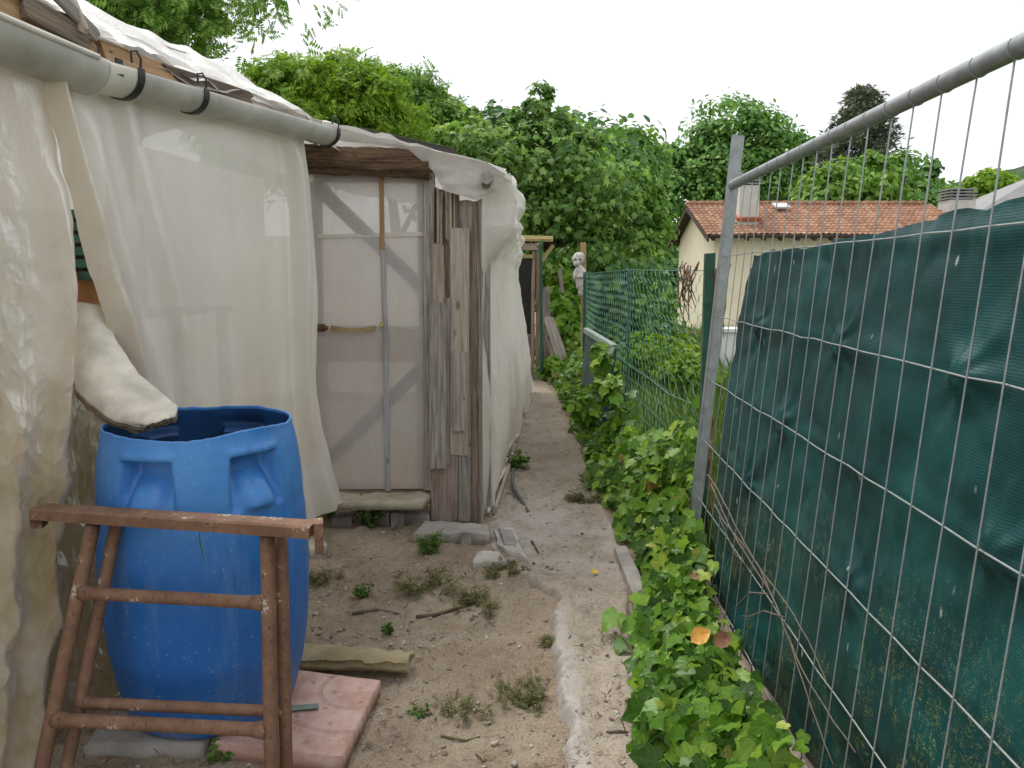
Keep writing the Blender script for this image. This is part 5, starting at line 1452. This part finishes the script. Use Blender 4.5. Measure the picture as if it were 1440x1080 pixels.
# ------------------------------------------------------------------ weeds on the soil
def weed(u, v, r, h, n, mat, label, leaf=L_OVAL, ls=.018, seed=0, rad=None):
    c = at_z(u, v, 0); rs = np.random.RandomState(seed)
    c[2] = float(ground_z(c[0], c[1])[0])
    root = thing('weed_tuft', label, 'weed', tuple(c))
    ns = max(6, n // 14); mb = MB(); pos, nr, dr = [], [], []
    for i in range(ns):
        a = rs.uniform(0, 6.28); q = r * rs.rand() ** .6
        foot = c + np.array([math.cos(a) * q * .5, math.sin(a) * q * .5, 0]); tip = c + np.array([math.cos(a) * q * 1.3, math.sin(a) * q * 1.3, h * rs.uniform(.45, 1.1)])
        mb.tube([foot, (foot + tip) / 2 + [0, 0, h * .12], tip], [.0022, .0016, .0007], 4)
        for f in rs.rand(14) ** .7:
            p = foot + (tip - foot) * f + rs.normal(0, r * .10, 3); p[2] = max(p[2], c[2] + .004)
            pos.append(p); nr.append(rs.normal(0, .5, 3) + [0, 0, .9]); dr.append(rs.normal(0, 1, 3) + [math.cos(a), math.sin(a), .2])
    mb.build('stems', M[mat], root)
    V, FF = scatter(leaf[0], leaf[1], np.array(pos), np.array(nr), np.array(dr), ls * rs.uniform(.6, 1.4, len(pos)))
    obj('leaves', V, FF, M[mat], root)
weed(520, 742, .075, .155, 260, 'weed', 'bushy bright green weed growing below the door sill', seed=1, ls=.03)
weed(605, 778, .045, .095, 150, 'weed', 'feathery green weed in front of the grey stone block', L_PIN, .04, seed=2)
weed(515, 840, .035, .06, 90, 'weed', 'small single green weed left of the twigs', seed=3, ls=.02)
weed(607, 832, .13, .075, 240, 'weed_dry', 'sprawling dull green weed patch in the middle of the soil', L_PIN, .03, seed=4)
weed(675, 850, .10, .07, 190, 'weed_dry', 'sparse dull weed patch at the right end of the twig', L_PIN, .03, seed=5)
weed(735, 970, .085, .045, 260, 'weed_dry', 'low green weed patch beside the broken path edge', L_PIN, .026, seed=6)
weed(822, 708, .10, .05, 220, 'weed_dry', 'low grey-green weed mat on the path beside the ivy', L_PIN, .03, seed=7)
weed(835, 690, .07, .09, 170, 'weed', 'taller soft weed at the edge of the ivy on the path', L_PIN, .04, seed=8)
weed(462, 730, .05, .12, 120, 'weed', 'green weed at the foot of the plastic wall behind the barrel', seed=9, ls=.026)
weed(460, 812, .08, .05, 140, 'weed_dry', 'thin dry weed patch right of the barrel', L_PIN, .028, seed=10)
weed(545, 890, .035, .05, 60, 'weed', 'tiny green sprout above the plastic roll', seed=11, ls=.014)
weed(708, 803, .09, .035, 170, 'weed_dry', 'flat weed patch beside the small pale stone', L_PIN, .026, seed=12)
weed(727, 660, .07, .12, 160, 'weed', 'grassy weed at the foot of the side sheet along the path', L_SIMPLE, .04, seed=13)
weed(655, 1000, .06, .03, 110, 'weed_dry', 'scrappy dry weed in the lower middle of the soil', L_PIN, .026, seed=14)
weed(590, 1000, .03, .03, 50, 'weed', 'small sprout on the soil right of the pink slab', seed=15, ls=.012)
weed(310, 1072, .03, .045, 60, 'weed', 'green sprout in front of the pink slab between the trestle legs', seed=16, ls=.018)
weed(770, 900, .03, .03, 50, 'weed_dry', 'dry tuft right at the broken lip of the path', L_PIN, .022, seed=17)

# ------------------------------------------------------------------ temporary fence panel
PB = np.array([.85, 3.61, 0.0]); PD = np.array([.0415, 1.0, 0]); PD /= np.linalg.norm(PD)
def panel(yoff, z, off=0.0):
    """point of the leaning panel: yoff metres along it from its end post, off behind it (+X)"""
    p = PB + PD * yoff
    return np.array([p[0] + .079 * z + off, p[1], z])
PE = -3.5
pf = thing('temporary_fence', 'leaning galvanised wire mesh fence panel with round top rail along the right side', 'fence panel', tuple(PB))
# post: square-ish tube, taller than the panel
a, b = at_y(968, 806, 3.63), at_y(1038, 191, 3.63)
plank('end_post', a - (b - a) * .03, b, .052, .040, XV, M['galv'], pf, jag=.003, warp=.001, ch=.008, seed=120)
pole('top_rail', panel(.03, 1.803), panel(PE, 1.803), .0205, M['galv'], pf, 16, n=20)
pole('end_post', panel(PE, .0), panel(PE, 1.83), .0205, M['galv'], pf, 14, n=4)
HZ = (1.487, 1.211, .916, .628, .36, .09)
def wire(name, pts, r): return MB().tube(pts, r, 6).build(name, M['wire'], pf, True)
rw = random.Random(4)
for z in HZ:
    wire('horizontal_wire', [panel(.02 - i * .12, z + rw.uniform(-.003, .003), .004 + rw.uniform(-.002, .002)) for i in range(30)], .0023)
k = -.10
i = 0
while k > PE + .05:
    ph = rw.uniform(0, 6); lean = rw.uniform(-.004, .004)
    wire('vertical_wire', [panel(k + lean * (z - 1) + .003 * math.sin(z * 4 + ph), z, -.0005 + .003 * math.sin(z * 3 + ph)) for z in np.linspace(1.803, .05, 22)], .0020)
    # the wire is wrapped round the rail
    k -= .128
k = -.10
while k > PE + .05:
    c_ = panel(k, 1.803); MB().tube([c_ + np.array([math.cos(x) * .0212, .0, math.sin(x) * .0212]) for x in np.linspace(2.4, 6.3, 12)], .0017, 5).build('wire_wrap', M['wire'], pf, True); k -= .128

# green shade cloth tied behind the wires
ny, nz = 330, 170
yo = np.linspace(0, 1, ny)[:, None]; zk = np.linspace(0, 1, nz)[None]
ytop = interp(zk * 1.5, [(0, -.30), (.2, -.27), (.6, -.16), (.9, -.20), (1.15, -.27), (1.5, -.42)])
yy = ytop + (PE + .05 - ytop) * yo
ztop = 1.475 + .010 * np.abs(np.sin(yy * 11 + 1.2 * np.sin(yy * 3))) + .020 * sstep(-.3, -1.6, yy) + .05 * sstep(-1.3, -2.3, yy) + .010 * fbm(yy * 6, 1.0, 0, 3)
z = .05 + (ztop - .05) * zk
off = .012 + .016 * np.abs(fbm(yy * 1.5, z * 1.3, 4, 3)) + .010 * np.clip(ridged(yy * 1.4 + z * 1.1, z * 1.9 - yy * .7, 3, 3), 0, 2) + .003 * fbm(yy * 7, z * 7, 5, 3) + .0045 * np.clip(ridged(yy * 3.4 - z * 2.2, z * 2.6 + yy, 9, 4), -.5, 2)
off += .010 * np.clip(ridged(yy * 8, 2.2, 1, 2), 0, 2) * sstep(.85, 1, zk)
pin = np.min([np.abs(z - q) for q in HZ], 0); off = off * (.8 + .2 * sstep(0, .05, pin))
off = off * 1.25
for ty, tz in ((-.62, 1.21), (-1.45, 1.21), (-1.05, .916), (-2.1, 1.21), (-1.75, .628), (-.75, .628), (-2.3, .916)):
    rr_ = np.hypot(yy - ty, z - tz); aa_ = np.arctan2(z - tz, yy - ty)
    off = off - .030 * np.exp(-(rr_ / .05) ** 2) + .007 * np.cos(7 * aa_ + ty * 9) * np.exp(-rr_ / .16) * sstep(0, .04, rr_)
off = np.maximum(off, .006) + .03 * sstep(.94, 1, zk) * (fbm(yy * 9, 0.5, 0, 2) * .4 + .3)
Pt = np.stack([PB[0] + PD[0] * yy + .079 * z + off, PB[1] + PD[1] * yy + .006 * fbm(yy * 3, z * 5, 7, 2), z], -1)
props(grid_obj('shade_cloth', Pt, M['tarp']), 'dark green knitted shade cloth tied behind the wire fence panel', 'shade cloth')
# dry vine along the lower wires
dv = thing('dry_vine', 'dry leafless vine stems lying along a lower wire against the green cloth', 'vine', tuple(panel(-.4, .5, -.02)))
mb = MB(); rv_ = random.Random(3)
for q in range(3):
    pts = []
    for i in range(26):
        f = i / 25; yo_ = -.22 - 1.55 * f - .1 * q
        zz_ = .52 - .03 * q - .14 * f - .10 * f * f * (q == 1) + .018 * math.sin(f * 9 + q * 2)
        pts.append(panel(yo_, zz_, -.010 - .008 * math.sin(f * 7 + q) + rv_.uniform(-.002, .002)))
    mb.tube(pts, [.0033 - .0018 * i / 25 for i in range(26)], 6)
mb.build('stem', M['vine_dry'], dv, True)
for q, (yo_, L_) in enumerate(((-1.25, .16), (-1.42, .10), (-1.05, -.12))):
    s_p = panel(yo_, .40, -.02)
    MB().tube([s_p, s_p + [-.03, .09, L_ * -.2], s_p + [-.05, .17, -L_ * .75], s_p + [-.055, .23, -L_]], [.003, .0025, .002, .001], 5).build('side_twig', M['vine_dry'], dv, True)

# ------------------------------------------------------------------ chain link fence beyond the panel
def near_line(y): return interp(y, [(3.8, .968), (4.3, .865), (5.6, .85), (9.6, .86)])
def cl_line(y): return interp(y, [(3.75, .93), (5.7, .855), (9.2, .86), (10.5, .86)])
clf = thing('chain_link_fence', 'green wire-netting fence with posts between the path and the garden', 'fence', (.95, 5, 0))
def netting(name, y0, y1, ztop, zbot, pitch, r, mat, seed, line):
    mb = MB(); rs = random.Random(seed)
    L = y1 - y0; nx = int(L / pitch); nzg = int((ztop - zbot) / (pitch * .85))
    dz = (ztop - zbot) / nzg
    for i in range(nx):
        pts = []
        for j in range(nzg + 1):
            zc = zbot + dz * j
            yc = y0 + pitch * (i + .5 * 1 + (.5 if (i + j) % 2 else -.5) * .94)
            # each wire zigzags and hooks its neighbour; long hexagon-like cells
            for e in (-.22, .22):
                z = zc + e * dz; 
                yy_ = yc + .010 * math.sin(z * 5 + yc * 2) + rs.uniform(-.003, .003)
                x = float(line(yy_)) + .012 * math.sin(yy_ * 2.6 + z * 1.2 + seed) + .004 * (1 if j % 2 else -1)
                pts.append((x, yy_, z - .05 * max(0, float(garden_drop(x + .3, yy_))) + .008 * math.sin(yy_ * 1.3)))
        mb.tube(pts, r, 4, caps=False)
    return mb.build(name, mat, clf)
netting('netting', 3.82, 5.75, 1.44, -.02, .058, .0013, M['wire_green'], 1, near_line)
netting('netting', 5.75, 9.3, 1.42, -.02, .066, .0016, M['wire_green'], 2, cl_line)
for zt in (1.43, .75):
    MB().tube([(float(near_line(y)) + .012 * math.sin(y * 2.6 + zt * 1.2 + 1), y, zt + .008 * math.sin(y * 1.3)) for y in np.linspace(3.82, 9.3, 60)], .0024, 5).build('line_wire', M['wire_green'], clf, True)
a, b = at_y(984, 790, 3.80), at_y(998, 356, 3.80)
gp = plank('post', a, b, .046, .045, XV, M['post_green'], clf, jag=.002, warp=.001, seed=130)
plank('rusty_edge', a + np.array([.033, -.02, 0]), b + np.array([.030, -.02, -.08]), .022, .018, XV, M['rust_dark'], gp, jag=.01, seed=131)
plank('post', (.862, 5.76, -.1), (.858, 5.76, 1.45), .026, .026, XV, M['post_green'], clf, jag=.002, seed=132)
pole('post', (.865, 9.32, -.3), (.865, 9.32, 1.44), .026, M['post_green'], clf, 10)
# dead tendrils and a rusted bunch caught in the top of the netting
dt = thing('withered_climber', 'rust-brown withered tendrils hanging in the netting top beside the green post', 'dead plant', (.95, 3.9, 1.4))
mb = MB(); rs = random.Random(12); lp, ln, ld = [], [], []
for i in range(22):
    u = rs.choice([rs.uniform(955, 990), rs.uniform(955, 990), rs.uniform(1006, 1022)]); p = at_y(u, rs.uniform(366, 385), 3.86)
    L = rs.uniform(.05, .28 if u < 1000 else .38)
    q = [p + np.array([rs.uniform(-.025, .025), rs.uniform(-.02, .02), -L * f]) for f in (0, .33, .66, 1)]
    mb.tube(q, [.0035, .004, .003, .0015], 5)
    for f in (0.2, .5, .8): lp.append(q[int(f * 3)]); ln.append(np.array([rs.uniform(-1, 1), -.6, rs.uniform(-1, 1)])); ld.append(np.array([rs.uniform(-.5, .5), 0, -1]))
mb.build('tendrils', M['rust_dark'], dt, True)
V, F = scatter(L_SIMPLE[0], L_SIMPLE[1], np.array(lp), np.array(ln), np.array(ld), np.full(len(lp), .013)); obj('dead_leaves', V, F, M['brown_leaf'], dt)

# ------------------------------------------------------------------ ivy along the fence
def ivy_h(y): return interp(y, [(1.0, .14), (2.1, .15), (2.6, .16), (3.1, .17), (3.6, .26), (3.85, .48), (4.2, .46), (5, .42), (5.6, .44), (6.4, .5), (8, .42), (9.5, .32), (11.5, .45)])
def ivy_left(y): return interp(y, [(1.0, .38), (2.0, .40), (2.25, .42), (2.9, .56), (3.3, .67), (3.7, .67), (4.2, .64), (5.2, .60), (6.5, .62), (8, .62), (10, .55), (12, .50)])
def ivy_right(y): return interp(y, [(1.0, .66), (2.1, .72), (2.7, .76), (3.2, .80), (3.6, .85), (3.8, .92), (4.3, .87), (5, .85), (9, .86), (12, 1.05)])
def ivy_batch(y0, y1, dens, s0, s1, seed):
    rs = np.random.RandomState(seed)
    m = int((y1 - y0) * dens)
    y = rs.uniform(y0, y1, m); w_ = rs.rand(m) ** .85
    l = ivy_left(y) + .07 * fbm(y * 5, 1.5, 0, 3) ; r_ = ivy_right(y)
    h = ivy_h(y) * (1 + .35 * fbm(y * 3.2, w_ * 2, 2, 3))
    x = l + (r_ - l) * w_
    lay = rs.rand(m) ** .6
    zz = (.03 + h * np.clip(w_ * 1.15, 0, 1) ** .9 * lay) + .03 * rs.rand(m)
    up_on_wire = w_ > .93
    zz = np.where(up_on_wire, h * 1.25 * rs.rand(m), zz)
    x = x + .025 * rs.normal(0, 1, m) - .05 * lay * (w_ < .9) * (w_ > .2)
    g = np.maximum(ground_z(x, y), 0) ; zz = zz + g * (x < 1.0)
    nr = np.stack([-.5 + rs.normal(0, .55, m), -.5 + rs.normal(0, .5, m), .8 + rs.normal(0, .3, m)], -1)
    dr = np.stack([-.5 + rs.normal(0, .7, m), -.35 + rs.normal(0, .7, m), -.55 + rs.normal(0, .4, m)], -1)
    sc = s0 + (s1 - s0) * rs.rand(m) ** 1.4
    return np.stack([x, y, zz], -1), nr, dr, sc
parts = [ivy_batch(1.5, 3.3, 1400, .035, .092, 1), ivy_batch(3.3, 5.5, 1500, .04, .092, 2), ivy_batch(5.5, 12, 700, .05, .10, 3)]
cp, cn, cc_, crs = crown_points([ell(826, 575, 20, 24, 5.5, .12), ell(852, 545, 13, 24, 5.35, .10), ell(845, 500, 9, 20, 5.6, .08), ell(812, 560, 14, 22, 6.2, .12)], 420, .4, 16, 77, .3)
parts.append((cp, np.stack([-.4 + crs.normal(0, .5, len(cp)), -.6 + crs.normal(0, .4, len(cp)), .7 + 0 * cp[:, 0]], -1), crs.normal(0, .7, cp.shape) + [-.3, -.2, -.5], crs.uniform(.05, .095, len(cp))))
pos, nr, dr, sc = (np.concatenate([p[i] for p in parts]) for i in range(4))
ivy = foliage('ivy', L_IVY[0], L_IVY[1], pos, nr, dr, sc, M['leaf_ivy'])
props(ivy, 'ivy growing thickly along the foot of the fences', None, None, 'stuff')
mb = MB(); rs = random.Random(6)
for i in range(120):
    y = rs.uniform(1.5, 8); x0 = float(ivy_left(y)) + rs.uniform(0, .15); x1 = float(ivy_right(y)) - rs.uniform(0, .1)
    h = float(ivy_h(y)) * rs.uniform(.3, 1)
    mb.tube([(x1, y, .01), (x1 * .6 + x0 * .4, y + rs.uniform(-.1, .1), h * .55), (x0 * .5 + x1 * .5 + rs.uniform(-.1, .2), y + rs.uniform(-.2, .2), h)], [.004, .003, .0015], 4, caps=False)
props(mb.build('ivy_stems', M['twig']), 'thin brown runners inside the ivy', None, None, 'stuff')
leaf_thing(972, 903, .22, .075, 'orange_leaf', 'dead_leaf', 'orange-yellow dead leaf among the ivy near the fence', (-.3, -.7, .7))
leaf_thing(1003, 906, .20, .07, 'brown_leaf', 'dead_leaf', 'curled brown dead leaf right of the orange one in the ivy', (-.1, -.7, .6))
# a loose ivy runner on the path with three big leaves
run = thing('ivy_runner', 'ivy runner with a few big leaves reaching out over the path', 'ivy shoot', (.5, 2.9, .03))
pts = [at_z(912, 925, .06), at_z(890, 915, .05), at_z(875, 895, .06), at_z(868, 870, .09)]
MB().tube(pts, [.004, .003, .0025, .0015], 5).build('stem', M['twig'], run, True)
lp = [at_z(868, 862, .10), at_z(885, 868, .09), at_z(898, 872, .10), at_z(878, 900, .05), at_z(892, 848, .12)]
V, F = scatter(L_IVY[0], L_IVY[1], np.array(lp), np.array([(-.3, -.5, .8), (-.1, -.6, .7), (.2, -.5, .8), (-.4, -.4, .8), (0, -.5, .7)]), np.array([(-.5, -.4, -.3), (.3, -.3, -.7), (.7, 0, -.3), (-.5, -.6, -.2), (.4, .4, -.2)]), np.array([.10, .11, .09, .075, .08]))
obj('leaves', V, F, M['leaf_ivy'], run)

# ------------------------------------------------------------------ things at the end of the path
def F11(u, v, Y): return at_y(u, v, Y)
fy_ = 10.6
nf = thing('netting_frame', 'wooden frame with dark netting and a yellowish top board beyond the shed', 'netting frame', tuple(F11(752, 520, fy_) * [1, 1, 0]))
def fpl(name, a, b, w, mat, seed, thick=.05, Y=fy_, wd=XV, **kw): return plank(name, F11(*a, Y), F11(*b, Y), w, thick, wd, M[mat], nf, seed=seed, **kw)
fpl('top_board', (700, 334, ), (778, 336), .16, 'wood_yellow', 141, .04, wd=np.array([0, 1, .35]))
fpl('rail', (700, 346), (756, 347), .09, 'wood_pink', 142, wd=upW)
fpl('post', (757, 346), (756, 528), .055, 'wood_brown', 143)
fpl('post', (751, 348), (748, 528), .05, 'wood_pink', 144, Y=fy_ + .05)
fpl('post', (712, 340), (712, 540), .06, 'wood_pink', 145)
fpl('cross_rail', (700, 360), (750, 361), .05, 'wood_yellow', 146, wd=upW)
mb = MB()
for i in range(26):
    u = 700 + i * 2; mb.tube([F11(u, 360, fy_ + .03), F11(u, 520, fy_ + .03)], .004, 4, False)
for i in range(70):
    v = 362 + i * 2.2; mb.tube([F11(700, v, fy_ + .035), F11(752, v, fy_ + .035)], .004, 4, False)
mb.build('netting', M['dark_net'], nf)
bk = slab_obj('back_board', np.array([[F11(u, v, fy_ + .5) for v in np.linspace(362, 470, 8)] for u in np.linspace(690, 752, 6)]), np.array([0, .03, 0]), M['dark_net'], nf)
plank('end_brace', F11(758, 372, fy_), F11(778, 345, fy_), .05, .03, upW, M['wood_yellow'], nf, seed=147)
gpole = pole('green_stake', F11(762, 525, 10.3), F11(760, 338, 10.3), .022, M['post_green'], None, 10)
props(gpole, 'slim dark green stake beside the netting frame', 'stake')
def board(name, a, b, w, Y0, Y1, mat, label, seed, jag=.03):
    o = plank(name, at_y(*a, Y0), at_y(*b, Y1), w, .03, XV, M[mat], None, jag=jag, seed=seed, warp=.01); props(o, label, 'board')
board('broken_board', (794, 516), (770, 448), .15, 10.4, 10.7, 'wood_grey', 'widest broken grey board leaning left beside the vine', 151)
board('broken_board', (782, 515), (766, 452), .08, 10.5, 10.8, 'wood_pale', 'narrow broken board leaning just left of the widest one', 152)
board('broken_board', (771, 512), (768, 405), .11, 10.9, 10.9, 'wood_grey', 'upright split board between the green stake and the vine', 153)
board('broken_board', (790, 412), (786, 378), .055, 11.0, 11.0, 'wood_grey', 'short stub of board poking up out of the vine', 154)
stake = plank('wooden_stake', at_y(821, 540, 10.05), at_y(820, 341, 10.05), .07, .05, XV, M['wood_tan'], None, seed=155); props(stake, 'tall brown wooden stake behind the white figure', 'stake')
# white plaster figure fixed to the stake: head with hair mass, torso, folded arms, legs tapering to a base
fg = thing('garden_figure', 'small weathered white plaster figure fixed to the wooden stake', 'garden figure', tuple(at_y(814, 406, 9.95)))
fm = bmesh.new()
def blob(c, r, rot=None):
    m_ = Matrix.Translation(Vector(c)) @ (rot.to_4x4() if rot is not None else Matrix.Identity(4)) @ Matrix.Diagonal((*r, 1))
    bmesh.ops.create_icosphere(fm, subdivisions=3, radius=1, matrix=m_)
s_ = 9.95 / FPX
B = at_y(815, 381, 9.95)
O = lambda du, dv, dy=0: B + np.array([du * s_, dy, -dv * s_])
blob(O(-2, -16), (8.5 * s_, .085, 9 * s_)); blob(O(-1, -20), (8.0 * s_, .08, 6 * s_)); blob(O(-5, -10, -.05), (4.5 * s_, .05, 4 * s_)); blob(O(-9, -16, -.02), (2 * s_, .03, 3 * s_))
blob(O(0, -4), (5 * s_, .06, 5 * s_)); blob(O(1, 5), (9 * s_, .085, 12 * s_)); blob(O(2, 16), (7.5 * s_, .08, 12 * s_)); blob(O(4, 24), (5 * s_, .07, 8 * s_))
blob(O(-6, 4, -.03), (3 * s_, .04, 9 * s_), Matrix.Rotation(.2, 3, 'Y')); blob(O(7, 4, -.03), (3 * s_, .04, 9 * s_), Matrix.Rotation(-.25, 3, 'Y')); blob(O(1, 8, -.08), (6 * s_, .035, 2.6 * s_))
me = bpy.data.meshes.new('body'); fm.to_mesh(me); fm.free()
fo = bpy.data.objects.new('body', me); COL.objects.link(fo); me.materials.append(M['plaster'])
fo.parent = fg; fo.matrix_basis = Matrix.Translation(-fg.location)
rm = fo.modifiers.new('remesh', 'REMESH'); rm.mode = 'VOXEL'; rm.voxel_size = .008; rm.use_smooth_shade = True
sm_ = fo.modifiers.new('smooth', 'SMOOTH'); sm_.iterations = 3
fb = MB()
for du in (-6.5, .5): fb.tube([O(du, -15.5, -.078), O(du, -15.5, -.088)], .011, 10)
fb.build('eyes', M['dark_net'], fg, True)
pole('base', O(4, 34), O(4, 27), .05, M['plaster'], fg, 14, bump=.05)
# dark green metal board with a pale worn top edge leaning at the ivy
gb = thing('green_metal_board', 'dark green metal board with pale worn top edge leaning in the ivy', 'metal board', (.66, 6.2, 0))
A0, A1 = at_y(824, 464, 6.7), at_y(864, 489, 5.75)
B0, B1 = at_y(812, 610, 6.6), at_y(843, 640, 5.7)
k1 = np.linspace(0, 1, 14)
Pg = np.array([[A0 + (A1 - A0) * i + ((B0 + (B1 - B0) * i) - (A0 + (A1 - A0) * i)) * j for j in k1] for i in k1])
slab_obj('panel', Pg, np.array([.02, 0, 0]), M['panel_green'], gb)
plank('top_edge', A0, A1, .045, .045, upW, M['panel_edge'], gb, seed=161)
plank('side_edge', A1, B1, .035, .04, (0, 1, 0), M['panel_green'], gb, seed=162)
